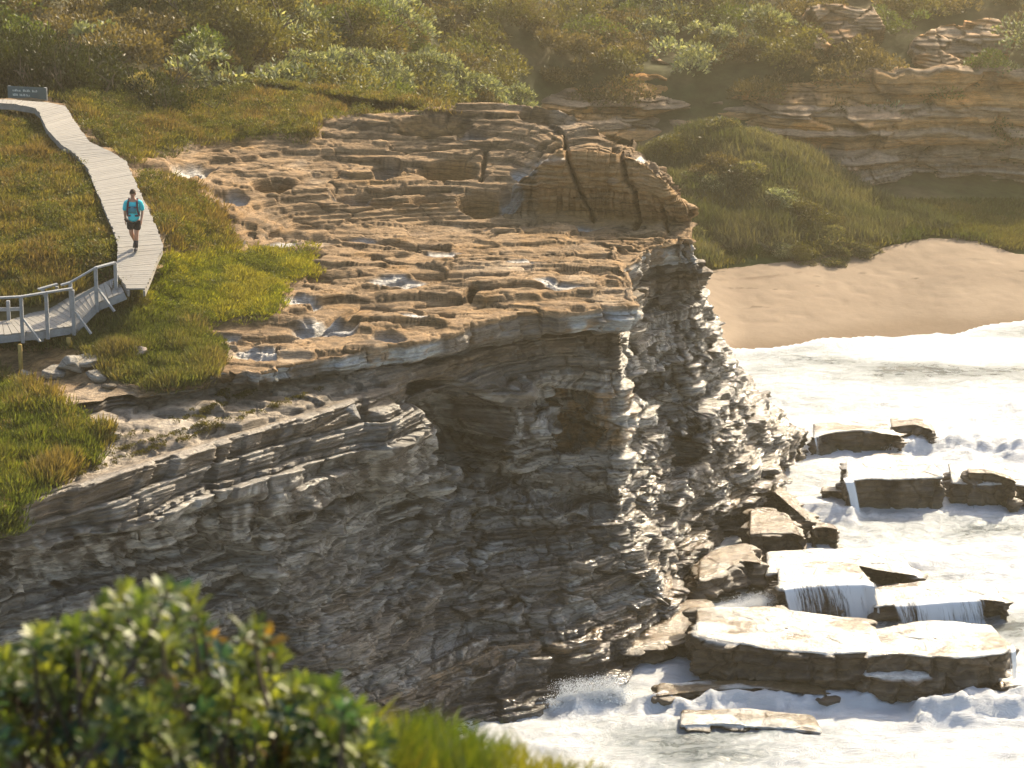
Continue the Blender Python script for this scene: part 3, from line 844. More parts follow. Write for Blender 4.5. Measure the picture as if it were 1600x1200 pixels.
def sea():
    gx = np.concatenate([np.arange(-60, -14, 3), np.arange(-14, 26, .11), np.arange(26, 120.1, 3)])
    gy = np.concatenate([np.arange(20, 64, 3), np.arange(64, 118, .14), np.arange(118, 130, 3)])
    X, Y = np.meshgrid(gx, gy)
    z0 = hill_z(X, Y, 0)
    Z = .20 * fbm(X * .3, Y * .55, 0 * X, 3) + .15 * (.45 - np.abs(fbm(X * .7, Y * 1.3, 0 * X + 3, 5))) + .09 * np.abs(fbm(X * 2.3, Y * 3.4, 0 * X + 3, 4))
    Z = Z + .07 * (.4 - np.abs(fbm(X * 3.1 + 2 * fbm(X, Y, 0 * X, 2), Y * 3.6, 0 * X + 6, 3)))
    calm = sst(103, 109, Y)
    Z = Z * (1 - .75 * calm)
    # swell running up the beach: thin wandering edge
    edge = 110.3 + .12 * (X - 9) + 1.6 * fbm(X * .22, 0 * X, 0 * X + 5, 3) + np.where(X > 9, .28 * (X - 9), 0)
    run = np.clip((edge - Y) / 2.5, -1, 1)
    Z = np.where(Y > 104, np.maximum(Z, np.where(run > 0, z0 + .07 + .05 * np.minimum(run * 3, 1), z0 - .35)), Z)
    Z = np.where(z0 > 2, -1.0, Z)
    P = np.stack([X, Y, Z], -1)
    px, py = proj(P)
    foam = .50 + .55 * fbm(X * .18, Y * .35, 0 * X + 1, 3)
    foam += .35 * np.exp(-((edge - Y) / .5) ** 2)
    # wave crests of the photo
    def crest(pts, w, h):
        nonlocal foam
        d = np.exp(-(seg_dist(px, py, pts) / w) ** 2)
        P[..., 2] += h * d * (.55 + .6 * fbm(X * 1.6, Y * 1.6, 0 * X, 4))
        foam = foam + .6 * d
    crest([(1408, 706), (1450, 694), (1530, 696), (1600, 706)], 12, .7)
    crest([(1000, 1106), (1100, 1104), (1200, 1100), (1290, 1094), (1360, 1096)], 12, .55)
    crest([(1440, 1118), (1520, 1102), (1600, 1100)], 14, .8)
    crest([(880, 1108), (950, 1100)], 12, .5)
    crest([(1215, 690), (1262, 680), (1290, 676)], 8, .4)
    crest([(1230, 790), (1290, 800), (1330, 806)], 10, .5)
    r_, c_ = X.shape
    o = link('sea', np_mesh('sea', P.reshape(-1, 3), grid_faces(r_, c_), M_SEA, None, {'foam': np.clip(foam, 0, 1.3)}, smooth=True))
    tag(o, 'white foaming sea washing round the rocks and into the cove', 'sea', kind='structure')
sea()

# ------------------------------------------------------------------ sandstone cliff across the cove
def far_cliff():
    base = [(820, 205, 4.5), (900, 215, 4.0), (1000, 235, 3.4), (1100, 245, 3.2), (1230, 262, 3.0), (1330, 300, 2.4), (1420, 332, 1.9), (1520, 345, 1.7), (1620, 350, 1.6), (1900, 360, 1.6)]
    topz = [(820, 150, 7.9), (900, 142, 8.6), (1000, 122, 9.8), (1100, 128, 9.6), (1230, 132, 9.6), (1330, 122, 9.6), (1420, 112, 9.3), (1520, 108, 9.2), (1620, 106, 9.2), (1900, 104, 9.2)]
    Bp = np.array([at_d(x, y, 131.5 + .9 * math.sin(x * .013)) for x, y, z in base])
    Tp = np.array([at_d(x, y, 135.5 + .9 * math.sin(x * .013)) for x, y, z in topz])
    n = 110
    def res(A):
        L_ = np.arange(len(A)); q = np.linspace(0, len(A) - 1, n * 6)
        return np.stack([np.interp(q, L_, A[:, i]) for i in range(3)], -1)
    Bp, Tp = res(Bp), res(Tp)
    Bp[:, 2] -= .8
    v = np.linspace(0, 1, 120)
    prof = v ** 1.0
    rows = []
    for t in v:
        h = (t - .72) / .28
        tt = t / .72 * .45 if t < .72 else .45 + .55 * h
        r_ = Bp * (1 - t) + Tp * t
        r_[:, 1] = Bp[:, 1] * (1 - tt) + Tp[:, 1] * tt
        rows.append(r_)
    back = Tp.copy(); back[:, 1] += 3; back[:, 2] -= .3
    rows.append(back)
    G = np.array(rows)
    X, Y, Z = G[..., 0], G[..., 1], G[..., 2]
    q = Z + .25 * fbm(X * .1, 0 * X, 0 * X, 2) + X * .03
    k = np.clip(np.searchsorted(LAYER_Z, q * 1.0) - 1, 0, len(LAYER_Z) - 2)
    th = LAYER_Z[k + 1] - LAYER_Z[k]
    fr = (q - LAYER_Z[k]) / th
    wk = .8 + 2 * h1(k, 31)
    sx = X / wk + h1(k, 33) * 7 + .2 * fbm(X, Z, 0 * X, 2)
    bo = _h(np.floor(sx).astype(np.int64), k, np.full(k.shape, 8)) * 2 - 1
    f1, f2, (a1, a2, a3), (ox, oy, oz) = worley(X * .28 + .3 * fbm(X * .6, Z, Y, 2), Y * .2, q * 1.3, 3)
    off = (h1(k, 35) * 2 - 1) * .34 * (.4 + .9 * vnoise(X * .2, k * 2.3, 0 * X)) + bo * .25 + fbm(X * .25, Z * .3, 0 * X, 3) * 1.6 + fbm(X * 1.2, Z * 2, Y, 3) * .25 + (a1 - .5) * 1.1 - .22 * sst(.06, 0, f2 - f1) + (ox * (a2 - .5) + oz * (a3 - .5)) * .8 - .2 * np.exp(-(np.minimum(fr, 1 - fr) * th / .04) ** 2)
    P = G.copy(); P[..., 1] -= off
    P[-6:, :, 2] += (.5 * fbm(X * .3, 0 * X, 0 * X + 5, 3) + .25 * fbm(X * 1.1, 0 * X, 0 * X + 5, 3))[-6:]
    n1, n2 = fbm(X * .35, Z * 2.2, 0 * X + 3, 4), fbm(X * .9, Z * 1.2, Y, 4)
    c = mix(np.broadcast_to(np.array((.36, .20, .075)), P.shape), np.array((.44, .20, .045)), sst(0, .4, n1) * .8)
    c = mix(c, np.array((.33, .26, .19)), (h1(k, 37) > .75) * .6)
    c = mix(c, np.array((.13, .085, .05)), sst(.05, .4, n2) * .7)
    c = mix(c, np.array((.27, .235, .19)), sst(.55, .2, (Z - 1.5) / 7) * sst(4, 9, X) * .6)
    r_, c_ = X.shape
    o = link('far_cliff', np_mesh('far_cliff', P.reshape(-1, 3), grid_faces(r_, c_), M_ROCK, c.reshape(-1, 3), {'wet': 0 * X.ravel()}))
    tag(o, 'low ochre layered cliff across the cove below the scrub', 'cliff', kind='structure')
far_cliff()

def outcrop(name, label, pts, d0, slope, seed, cat='rock outcrop'):
    """bare layered rock lying on the hillside, outline pts (photo pixels)"""
    xs = [p[0] for p in pts]; ys = [p[1] for p in pts]
    gx = np.linspace(min(xs) - 6, max(xs) + 6, 90); gy = np.linspace(min(ys) - 6, max(ys) + 6, 70)
    PX, PY = np.meshgrid(gx, gy)
    D = d0 + (max(ys) - PY) * slope
    dx, dy = (PX - 800) / F_PX, (600 - PY) / F_PX
    ry, rz = CP + dy * SP, -SP + dy * CP
    t = D / ry
    P = np.stack([dx * t, D, CAM_Z + rz * t], -1)
    X, Y, Z = P[..., 0], P[..., 1], P[..., 2]
    sdv = poly_sd(PX + 8 * fbm(X * 1.5, Z * 2, 0 * X + seed, 3), PY + 5 * fbm(X * 1.5, Z * 2, 9 + 0 * X + seed, 3), pts)
    q = Z + .1 * fbm(X * .5, Y * .5, 0 * X, 2)
    q = q + .25 * fbm(X * .4, Y * .4, 0 * X + seed, 3)
    k = np.floor(q / .17 + .5 * fbm(X * .6, Y * .6, Z, 3))
    f = np.mod(q / .17 + .5 * fbm(X * .6, Y * .6, Z, 3), 1)
    P[..., 1] += (sst(.6, 1, f) - f) * .35 + .55 * fbm(X * .8, Z * 1.5, 0 * X + seed, 3)
    P[..., 1] += np.where(sdv < 0, np.clip(-sdv / 4, 0, 2.2) * 1.2, 0)
    P[..., 2] -= np.where(sdv < 0, np.clip(-sdv / 4, 0, 2.2) * .7, 0)
    n1 = fbm(X * .8, Z * 3, 0 * X + seed, 4)
    c = mix(np.broadcast_to(np.array((.36, .23, .125)), P.shape), np.array((.40, .20, .07)), sst(.0, .4, n1))
    c = mix(c, np.array((.36, .29, .21)), (_h(k.astype(np.int64), k.astype(np.int64) * 0 + seed, k.astype(np.int64) * 0) > .7) * .45)
    f1, f2, (a1, a2, a3), (ox, oy, oz) = worley(X * .8, Y * .5, Z * 1.4, seed)
    P[..., 1] += (a1 - .5) * .8 + .3 * sst(.08, 0, f2 - f1)
    P[..., 2] += (a2 - .5) * .3
    c = c * (.7 + .6 * a3)[..., None]
    c = mix(c, np.array((.15, .10, .06)), sst(.05, .4, fbm(X * 1.5, Z * 2, Y + seed, 3)) * .6)
    r_, c_ = X.shape
    o = link(name, np_mesh(name, P.reshape(-1, 3), grid_faces(r_, c_), M_ROCK, c.reshape(-1, 3), {'wet': 0 * X.ravel()}))
    return tag(o, label, cat)

outcrop('rock_outcrop', 'broad bare ochre rock ledges breaking through the scrub above the far cliff', [(1440, 60), (1470, 40), (1560, 32), (1590, 60), (1570, 90), (1520, 112), (1440, 108), (1420, 75)], 136.5, .045, 3)
outcrop('rock_outcrop', 'small pinkish rock scar breaking through the scrub behind the headland', [(1000, 108), (1028, 86), (1055, 106), (1118, 118), (1110, 130), (1000, 132), (985, 122)], 136.6, .045, 9)
outcrop('rock_outcrop', 'narrow pale rock patch in the scrub at the very top of the hill', [(1265, 5), (1300, 0), (1370, 14), (1380, 38), (1310, 70), (1265, 80), (1285, 40)], 137.0, .045, 14)

# ------------------------------------------------------------------ rocks standing in the surf
M_SEAROCK = M_ROCK
def sea_rock(label, front, zt, depth, seed, group='flat topped rocks in the surf', wash=.8, name='sea_rock', lean=.12, backpts=None, grp=True, bumpy=.15, strat=.09):
    """front: photo pixels of the front top edge (left to right), at height zt; depth metres backwards"""
    f = np.array([at_z(x, y, zt)[:2] for x, y in front])
    if backpts is None:
        a, b = f[0], f[-1]
        b1, b2 = a + np.array((.25 * depth * .3, depth * .8)), b + np.array((-.1 * depth, depth * .8))
        mid = (b1 + b2) / 2 + np.array((0, depth * .2))
        bk = np.array([b2, mid, b1])
    else:
        bk = np.array([at_z(x, y, zt)[:2] for x, y in backpts])
    poly = np.concatenate([f, bk])
    # resample the outline
    cl = np.concatenate([poly, poly[:1]])
    sl = np.hypot(*np.diff(cl, axis=0).T); cs = np.concatenate([[0], np.cumsum(sl)])
    per = cs[-1]
    n = int(np.clip(per / .05, 80, 420))
    q = np.linspace(0, per, n, endpoint=False)
    O = np.stack([np.interp(q, cs, cl[:, i]) for i in range(2)], -1)
    for _ in range(int(np.clip(.16 / (per / n), 2, 14)) * 2):
        O = O * .5 + (np.roll(O, 1, 0) + np.roll(O, -1, 0)) * .25
    ctr = O.mean(0)
    nrm = np.stack([np.roll(O, -1, 0)[:, 1] - np.roll(O, 1, 0)[:, 1], -(np.roll(O, -1, 0)[:, 0] - np.roll(O, 1, 0)[:, 0])], -1)
    nrm /= np.linalg.norm(nrm, axis=1, keepdims=True) + 1e-9
    zb = -.6
    nv = max(14, int((zt - zb) / .045))
    rows, rz = [], []
    for t in np.linspace(0, 1, nv):
        z = zb + (zt - zb) * t
        rows.append(np.concatenate([O + nrm * lean * (1 - t) , np.full((n, 1), z)], 1))
    for s_ in np.concatenate([[.985, .965, .94], np.linspace(.91, .02, 34)]):
        rows.append(np.concatenate([ctr + (O - ctr) * s_, np.full((n, 1), zt)], 1))
    G = np.array(rows)
    X, Y, Z = G[..., 0], G[..., 1], G[..., 2]
    isf = (np.arange(len(rows)) < nv)[:, None] * np.ones_like(X)
    qq = Z + .04 * fbm(X, Y, Z + seed, 2)
    k = np.floor(qq / .21 + seed * .37)
    fr = qq / .21 + seed * .37 - k
    off = (h1(k, 41 + seed) * 2 - 1) * strat + fbm(X * 1.1, Y * 1.1, Z + seed, 3) * .22 + fbm(X * 3.5, Y * 3.5, Z * 2.5 + seed, 3) * bumpy - .05 * np.exp(-(np.minimum(fr, 1 - fr) / .12) ** 2)
    und = -.10 * sst(zt - .15, zt - .5, Z)
    P = G.copy()
    P[..., :2] += nrm[None] * ((off + und * 0) * isf)[..., None]
    rad = np.linalg.norm(P[..., :2] - ctr, axis=-1)
    P[..., 2] += (1 - isf * .7) * (fbm(X * .8, Y * .8, 0 * X + seed, 4) * .07 + fbm(X * 3, Y * 3, 0 * X + seed, 3) * .012)
    f1, f2, (a1, a2, a3), (ox, oy, oz) = worley(X * 1.1, Y * 1.1, Z * 1.6, seed)
    P[..., :2] += nrm[None] * (((a1 - .5) * .22 + (ox * (a2 - .5) + oy * (a3 - .5) + oz * (a1 - .4)) * .35 - .10 * sst(.10, 0, f2 - f1)) * isf * (.4 + bumpy * 6))[..., None]
    P[..., 2] += (1 - isf) * ((a2 - .5) * .03 - .015 * sst(.07, 0, f2 - f1)) * sst(.0, .4, np.linalg.norm(P[..., :2] - ctr, axis=-1))
    edge = np.zeros_like(X)
    for e_, q_ in ((nv - 3, .015), (nv - 2, .03), (nv - 1, .075), (nv, .04), (nv + 1, .012)): edge[e_] = q_
    P[nv - 2, :, :2] -= nrm * .02; P[nv - 1, :, :2] -= nrm * .06
    P[..., 2] -= edge
    n1 = fbm(X * 1.4, Y * 1.4, Z * 1.4 + seed, 4)
    c = mix(np.broadcast_to(np.array((.105, .073, .042)), P.shape), np.array((.036, .026, .018)), sst(-.1, .35, n1))
    c = mix(c, np.array((.19, .14, .09)), sst(.15, .5, fbm(X * 2, Y * 2, Z * 5 + seed, 3)) * .6)
    c = mix(c, np.array((.075, .07, .035)), sst(.35, .05, Z) * .7)
    ontop = (1 - isf)
    film = ontop * sst(.56 - wash, .80 - wash, fbm(X * .6, Y * 1.1, 0 * X + seed, 5) * .8 + .1) * .9
    c = mix(c, np.array((.15, .10, .048)), ontop * .7)
    c = mix(c, np.array((.60, .59, .55)), film)
    wet = np.clip(.6 + .35 * ontop - film * .5, 0, 1)
    r_, c_ = X.shape
    me = np_mesh(name, P.reshape(-1, 3), grid_faces(r_, c_, True), M_SEAROCK, np.clip(c, 0, .9).reshape(-1, 3), {'wet': wet.ravel()})
    o = link(name, me)
    tag(o, label, 'rock', group if grp else None)
    o['_zt'] = zt
    return o, O

def mat_fall():
    """a torn film of white water: strands of foam with clear gaps between them"""
    m, nt, b = new_mat('falling_water')
    L = nt.links.new
    u = N(nt, 'ShaderNodeAttribute', attribute_name='along'); v = N(nt, 'ShaderNodeAttribute', attribute_name='fall')
    cx = N(nt, 'ShaderNodeCombineXYZ')
    mu = N(nt, 'ShaderNodeMath', operation='MULTIPLY'); mu.inputs[1].default_value = 7.0; L(u.outputs['Fac'], mu.inputs[0])
    L(mu.outputs[0], cx.inputs[0]); L(v.outputs['Fac'], cx.inputs[1])
    n = N(nt, 'ShaderNodeTexNoise'); n.inputs['Scale'].default_value = 1.4; n.inputs['Detail'].default_value = 6; n.inputs['Roughness'].default_value = .75; n.inputs['Distortion'].default_value = .35
    L(cx.outputs[0], n.inputs[0])
    d = N(nt, 'ShaderNodeAttribute', attribute_name='dens')
    ad = N(nt, 'ShaderNodeMath', operation='ADD'); L(n.outputs[0], ad.inputs[0]); L(d.outputs['Fac'], ad.inputs[1])
    mr = N(nt, 'ShaderNodeMapRange'); mr.inputs[1].default_value = .50; mr.inputs[2].default_value = .72; L(ad.outputs[0], mr.inputs[0])
    L(mr.outputs[0], b.inputs['Alpha'])
    b.inputs['Base Color'].default_value = (.62, .66, .69, 1); b.inputs['Roughness'].default_value = .5
    return m
M_FALL = mat_fall()
def cascade(parent, front, zt, seed, cover=.0, flow=.2, back=.35):
    """a thin uneven film of water bending over the front edge and falling to the sea"""
    f = np.array([at_z(x, y, zt) for x, y in front])
    cs = np.concatenate([[0], np.cumsum(np.linalg.norm(np.diff(f, axis=0), axis=1))])
    n = max(8, int(cs[-1] / .035))
    q = np.linspace(0, cs[-1], n)
    E = np.stack([np.interp(q, cs, f[:, i]) for i in range(3)], -1)
    v = np.linspace(0, 1, 26)
    V_, Q = np.meshgrid(v, q, indexing='ij')
    P = np.zeros(V_.shape + (3,))
    n1 = fbm(Q * 3.5, V_ * 1.2, 0 * Q + seed, 3); n2 = fbm(Q * 1.1, 0 * Q, 0 * Q + seed + 5, 2)
    fall = np.clip((V_ - .22) / .78, 0, 1)
    P[..., 0] = E[None, :, 0] + flow * fall ** 1.2 + .03 * n1
    P[..., 1] = E[None, :, 1] + np.where(V_ < .22, back * (1 - V_ / .22), 0) - (.16 + .10 * n2 + .22 * fall ** .7) * sst(.10, .30, V_) - .07 * n1 * fall
    P[..., 2] = zt + .05 - .02 * V_ - (zt + .08) * fall ** 1.5
    dens = cover + .85 * fbm(Q * 1.1, 0 * Q, 0 * Q + seed * 3, 3) - .12 * fall + .12 * sst(.8, 1, fall)
    dens *= 1
    edge = np.minimum(Q, cs[-1] - Q) / max(.12, cs[-1] * .08)
    dens = dens - .5 * (1 - np.clip(edge, 0, 1)) - .5 * sst(.12, 0, V_)
    r_, c_ = V_.shape
    me = np_mesh('water_cascade', P.reshape(-1, 3), grid_faces(r_, c_), M_FALL, None, {'along': Q.ravel(), 'fall': (V_ * zt + seed).ravel(), 'dens': dens.ravel()}, smooth=True)
    return link('water_cascade', me, parent)

rocks = {}
def SR(key, *a, **k):
    rocks[key], _ = sea_rock(*a, **k)
    return rocks[key]
SR('a', 'flat brown rock in the surf farthest out, nearest to the beach', [(1270, 684), (1300, 676), (1345, 673), (1402, 673), (1408, 682)], .75, 2.2, 1)
SR('b', 'small sloping brown rock just behind and right of the farthest flat rock', [(1392, 668), (1420, 664), (1446, 663), (1458, 672)], .8, 1.6, 2, wash=.5)
SR('c', 'square sided brown block in mid surf with a clean vertical front', [(1322, 752), (1360, 748), (1420, 747), (1478, 745)], 1.15, 3.0, 3, lean=.05)
SR('d', 'long low ledge right of the square block with water pouring over its front', [(1486, 754), (1530, 758), (1570, 756), (1625, 762)], .8, 3.0, 4)
SR('e', 'small jagged brown rock above the pouring ledge at the picture edge', [(1512, 740), (1540, 737), (1570, 742), (1588, 752)], 1.15, .8, 5, wash=.1, bumpy=.16)
SR('f', 'little half drowned rock left of the square block', [(1283, 768), (1305, 766), (1325, 770)], .45, .8, 6, wash=.3, bumpy=.16)
SR('g', 'dark rounded rock with a bright flooded shelf running left of it', [(1195, 897), (1260, 893), (1312, 889), (1340, 882), (1400, 878), (1430, 888), (1437, 902)], .62, 2.6, 7)
SR('h', 'pale topped block with a wide curtain of white water down its front', [(1214, 922), (1245, 917), (1300, 913), (1345, 912), (1368, 916)], 1.1, 2.6, 8)
SR('i', 'low slanting ledge with white rivulets, right of the water curtain', [(1362, 948), (1400, 945), (1480, 937), (1560, 934), (1575, 942)], .6, 2.2, 9)
SR('j', 'long flat slab nearest the cliff foot with a sheer brown front', [(1082, 992), (1130, 1002), (1200, 1012), (1290, 1021), (1350, 1020), (1388, 1012)], 1.35, 2.8, 10, lean=.05)
SR('k', 'big dark round ended slab closest to the camera on the right', [(1352, 1024), (1400, 1022), (1450, 1026), (1520, 1028), (1570, 1022), (1584, 1014)], 1.35, 2.6, 11, lean=.0)
SR('l', 'thin brown step jutting from the front of the dark round ended slab', [(1350, 1055), (1380, 1058), (1420, 1059), (1455, 1054)], .85, 1.0, 12, wash=.9)
SR('m', 'dark low rock cut off by the right picture edge beside breaking foam', [(1562, 1076), (1590, 1070), (1640, 1074)], .6, 1.6, 13, wash=.5)
SR('n', 'sloping brown shelf awash in front of the long flat slab', [(1022, 1086), (1060, 1080), (1130, 1074), (1210, 1072), (1280, 1078), (1296, 1086)], .42, 1.2, 14, wash=.45)
SR('o', 'thin dark rock edge barely showing through foam at the bottom', [(1060, 1133), (1120, 1132), (1200, 1137), (1288, 1143)], .22, 1.4, 15, wash=.9, lean=.02)
# ledges at the foot of the headland
SR('p', 'brown wedge shaped block leaning out from the cliff foot', [(1090, 905), (1130, 890), (1172, 868), (1190, 880)], .9, 2.4, 21, strat=.22, group='ledges at the cliff foot', wash=.15, lean=.35)
SR('q', 'rounded grey boulder with bright ledges above it at the waterline of the headland', [(1170, 835), (1200, 832), (1240, 832), (1258, 840)], .95, 3.0, 22, strat=.24, group='ledges at the cliff foot', wash=.1, lean=.35, bumpy=.18)
SR('r', 'stepped bright rock shelf under the headland tip', [(1160, 772), (1190, 766), (1222, 768), (1240, 785), (1262, 812)], .85, 3.6, 23, strat=.28, group='ledges at the cliff foot', wash=.1, lean=.4, bumpy=.2)
SR('s', 'small notched rock between the cliff foot and the surf', [(1268, 826), (1290, 822), (1310, 828)], .62, .7, 24, group='ledges at the cliff foot', wash=.1, bumpy=.2)
SR('t', 'tilted pale slab at the lowest corner of the cliff', [(985, 1012), (1020, 1005), (1060, 1000), (1122, 972), (1126, 985)], .7, 3.2, 25, strat=.25, group='ledges at the cliff foot', wash=.1, lean=.45, bumpy=.16)
SR('u', 'small dark rock at the far toe of the headland', [(1218, 706), (1238, 695), (1252, 708)], .45, .8, 26, group='ledges at the cliff foot', wash=.0, bumpy=.2)
cascade(rocks['h'], [(1216, 921), (1260, 916), (1300, 913), (1345, 912), (1372, 917)], 1.1, 3, cover=-.03, flow=.25)
cascade(rocks['d'], [(1484, 755), (1530, 758), (1570, 756), (1620, 761)], .8, 4, cover=.0, flow=.05)
cascade(rocks['i'], [(1385, 947), (1480, 938), (1568, 935)], .6, 5, cover=-.10, flow=.15)
cascade(rocks['c'], [(1316, 753), (1334, 751)], 1.15, 6, cover=.25, flow=.3)
cascade(rocks['a'], [(1268, 684), (1318, 677)], .75, 7, cover=.02, flow=.1)
cascade(rocks['k'], [(1562, 1024), (1588, 1013)], 1.35, 8, cover=.1, flow=.05)
cascade(rocks['j'], [(1338, 1022), (1358, 1020)], 1.35, 9, cover=.08, flow=.15)

# ------------------------------------------------------------------ spray thrown up where the swell hits
def spray(label, pts, r0, h, n, seed, dist_z=0.0):
    r_ = np.random.default_rng(seed)
    V, Fc = [], []
    n *= 3
    lobes = r_.normal(size=(14, 2)) * .45
    ctrs = [at_z(x, y, dist_z) for x, y in pts]
    oct_v = np.array([(1, 0, 0), (-1, 0, 0), (0, 1, 0), (0, -1, 0), (0, 0, 1), (0, 0, -1)], float)
    oct_f = np.array([(0, 2, 4), (2, 1, 4), (1, 3, 4), (3, 0, 4), (2, 0, 5), (1, 2, 5), (3, 1, 5), (0, 3, 5)])
    for i in range(n):
        c = ctrs[r_.integers(len(ctrs))]
        lb = r_.integers(14)
        u = r_.random() ** 1.8 * (.35 + .65 * ((lb * 7) % 14) / 13)
        a = r_.random() * 2 * math.pi
        c = c + np.array((lobes[lb, 0] * (.5 + u), lobes[lb, 1] * .5, 0)) * r0
        rad = r0 * .5 * abs(r_.normal()) * (.55 + .5 * u)
        p = c + np.array((math.cos(a) * rad, math.sin(a) * rad * .7, u * h + .02 * r_.normal()))
        s = .004 + .022 * (1 - u) ** 1.2 * r_.random() ** 2
        V.append(p + oct_v * s * r_.uniform(.6, 1.5, 3))
        Fc.append(oct_f + 6 * i)
    o = link('sea_spray', np_mesh('sea_spray', np.concatenate(V), np.concatenate(Fc), M_FOAM, smooth=True))
    return tag(o, label, 'spray', kind='stuff')
spray('burst of white spray leaping at the lowest corner of the cliff', [(890, 1106), (915, 1102), (940, 1100), (960, 1098)], .55, 1.15, 15000, 1)
spray('spray drifting off the water curtain rock', [(1135, 975), (1160, 965), (1180, 960), (1200, 965)], .65, 1.0, 15000, 2)
spray('ragged white wave top breaking beside the dark slab', [(1470, 1112), (1500, 1106), (1530, 1104), (1570, 1104), (1600, 1104)], .5, .55, 12000, 3)
spray('white wave breaking right of the farthest flat rock', [(1420, 705), (1460, 700), (1500, 700), (1550, 704)], .8, .6, 10000, 4)

# ------------------------------------------------------------------ foliage
def leaf_quads(ctr, dirs, nrm, length, width, fold=.15):
    """pointed leaves: one quad each (base, side, tip, side); ctr = base points"""
    n = len(ctr)
    dirs = dirs / (np.linalg.norm(dirs, axis=1, keepdims=True) + 1e-9)
    sd_ = np.cross(dirs, nrm); sd_ /= np.linalg.norm(sd_, axis=1, keepdims=True) + 1e-9
    up = np.cross(sd_, dirs)
    L_, W_ = np.asarray(length).reshape(-1, 1), np.asarray(width).reshape(-1, 1)
    mid = ctr + dirs * L_ * .55 + up * L_ * fold
    V = np.stack([ctr, mid + sd_ * W_ * .5, ctr + dirs * L_, mid - sd_ * W_ * .5], 1).reshape(-1, 3)
    return V, np.arange(n * 4).reshape(-1, 4)

def rdir(r_, n):
    d = r_.normal(size=(n, 3)); return d / np.linalg.norm(d, axis=1, keepdims=True)

def crown_arrays(r_, blobs, n, lsize, cols, up=.35, tip=None, aspect=.42):
    """leaves spread over and through a set of ellipsoid clumps; each clump has its own tone"""
    B = np.array([b[:3] for b in blobs]); Rr = np.array([b[3] for b in blobs]); Sq = np.array([b[4] if len(b) > 4 else .8 for b in blobs])
    w = Rr ** 2; idx = r_.choice(len(B), n, p=w / w.sum())
    d = rdir(r_, n)
    d[:, 2] = np.where(d[:, 2] < -.2, -d[:, 2] * .6, d[:, 2])
    rad = Rr[idx] * (1 - .42 * r_.random(n) ** 2.2) * (1 + .18 * vnoise(d[:, 0] * 3 + idx * 7, d[:, 1] * 3, d[:, 2] * 3))
    P = B[idx] + d * rad[:, None] * np.stack([np.ones(n), np.ones(n), Sq[idx]], 1)
    ldir = d * .75 + rdir(r_, n) * .8; ldir[:, 2] += up
    V, Fq = leaf_quads(P, ldir, rdir(r_, n), lsize * r_.uniform(.6, 1.3, n), lsize * aspect * r_.uniform(.7, 1.3, n))
    tone = r_.uniform(.7, 1.3, len(B))[idx] * r_.uniform(.72, 1.28, n)
    hue = np.clip(r_.random(len(B))[idx] * .6 + r_.random(n) * .4, 0, 1)
    c0, c1 = np.array(cols[0]), np.array(cols[1])
    c = (c0 * (1 - hue[:, None]) + c1 * hue[:, None]) * tone[:, None]
    if tip is not None:
        m = (r_.random(n) < tip[1])
        c[m] = np.array(tip[0]) * r_.uniform(.7, 1.2, (m.sum(), 1))
    return V, Fq, np.repeat(c, 4, 0)

M_LEAF = mat_leaf('shrub_leaves', trans=.32, rough=.55, spec=.25)
M_LEAF2 = mat_leaf('leathery_leaves', trans=.42, rough=.42, spec=.4, var=.1)
M_STEM = mat_simple('grey_bark', (.10, .075, .05), rough=.9, noise=.3, scale=12)

def stems(r_, h, spread, n=5, r0=.05):
    mb = MB()
    for i in range(n):
        a = r_.random() * 6.28; s_ = spread * r_.uniform(.3, .9)
        p0 = np.array((r_.normal() * .05, r_.normal() * .05, -.15))
        p2 = np.array((math.cos(a) * s_, math.sin(a) * s_, h * r_.uniform(.6, .9)))
        p1 = (p0 + p2) / 2 + np.array((r_.normal() * .1, r_.normal() * .1, .1 * h))
        mb.tube([p0, p1, p2], [r0, r0 * .7, r0 * .3], 5)
        for k in range(3):
            q = p1 + (p2 - p1) * r_.uniform(.1, .9)
            e = q + rdir(r_, 1)[0] * h * .25 + np.array((0, 0, h * .15))
            mb.tube([q, e], [r0 * .4, r0 * .15], 4)
    return mb

KINDS = {
    # half width, height, leaf size, leaves, colours, tip colour
    'grey':  (1.5, 1.9, .17, 5200, ((.095, .122, .065), (.215, .245, .150)), ((.38, .40, .27), .2)),
    'olive': (1.6, 1.7, .12, 6500, ((.065, .075, .020), (.140, .130, .036)), ((.20, .18, .06), .10)),
    'dark':  (1.6, 1.6, .10, 8500, ((.010, .017, .004), (.032, .042, .008)), ((.055, .058, .014), .10)),
    'brown': (1.5, 1.3, .13, 5500, ((.085, .072, .030), (.150, .120, .055)), ((.20, .16, .085), .10)),
    'scrub': (1.5, 1.5, .20, 5000, ((.085, .095, .040), (.155, .155, .075)), ((.23, .20, .11), .15)),
    'pale':  (.8, 1.0, .13, 1800, ((.16, .15, .06), (.26, .22, .09)), ((.34, .28, .14), .25)),
    'green': (1.5, 1.6, .12, 6000, ((.055, .085, .020), (.115, .145, .035)), ((.15, .18, .05), .12)),
}
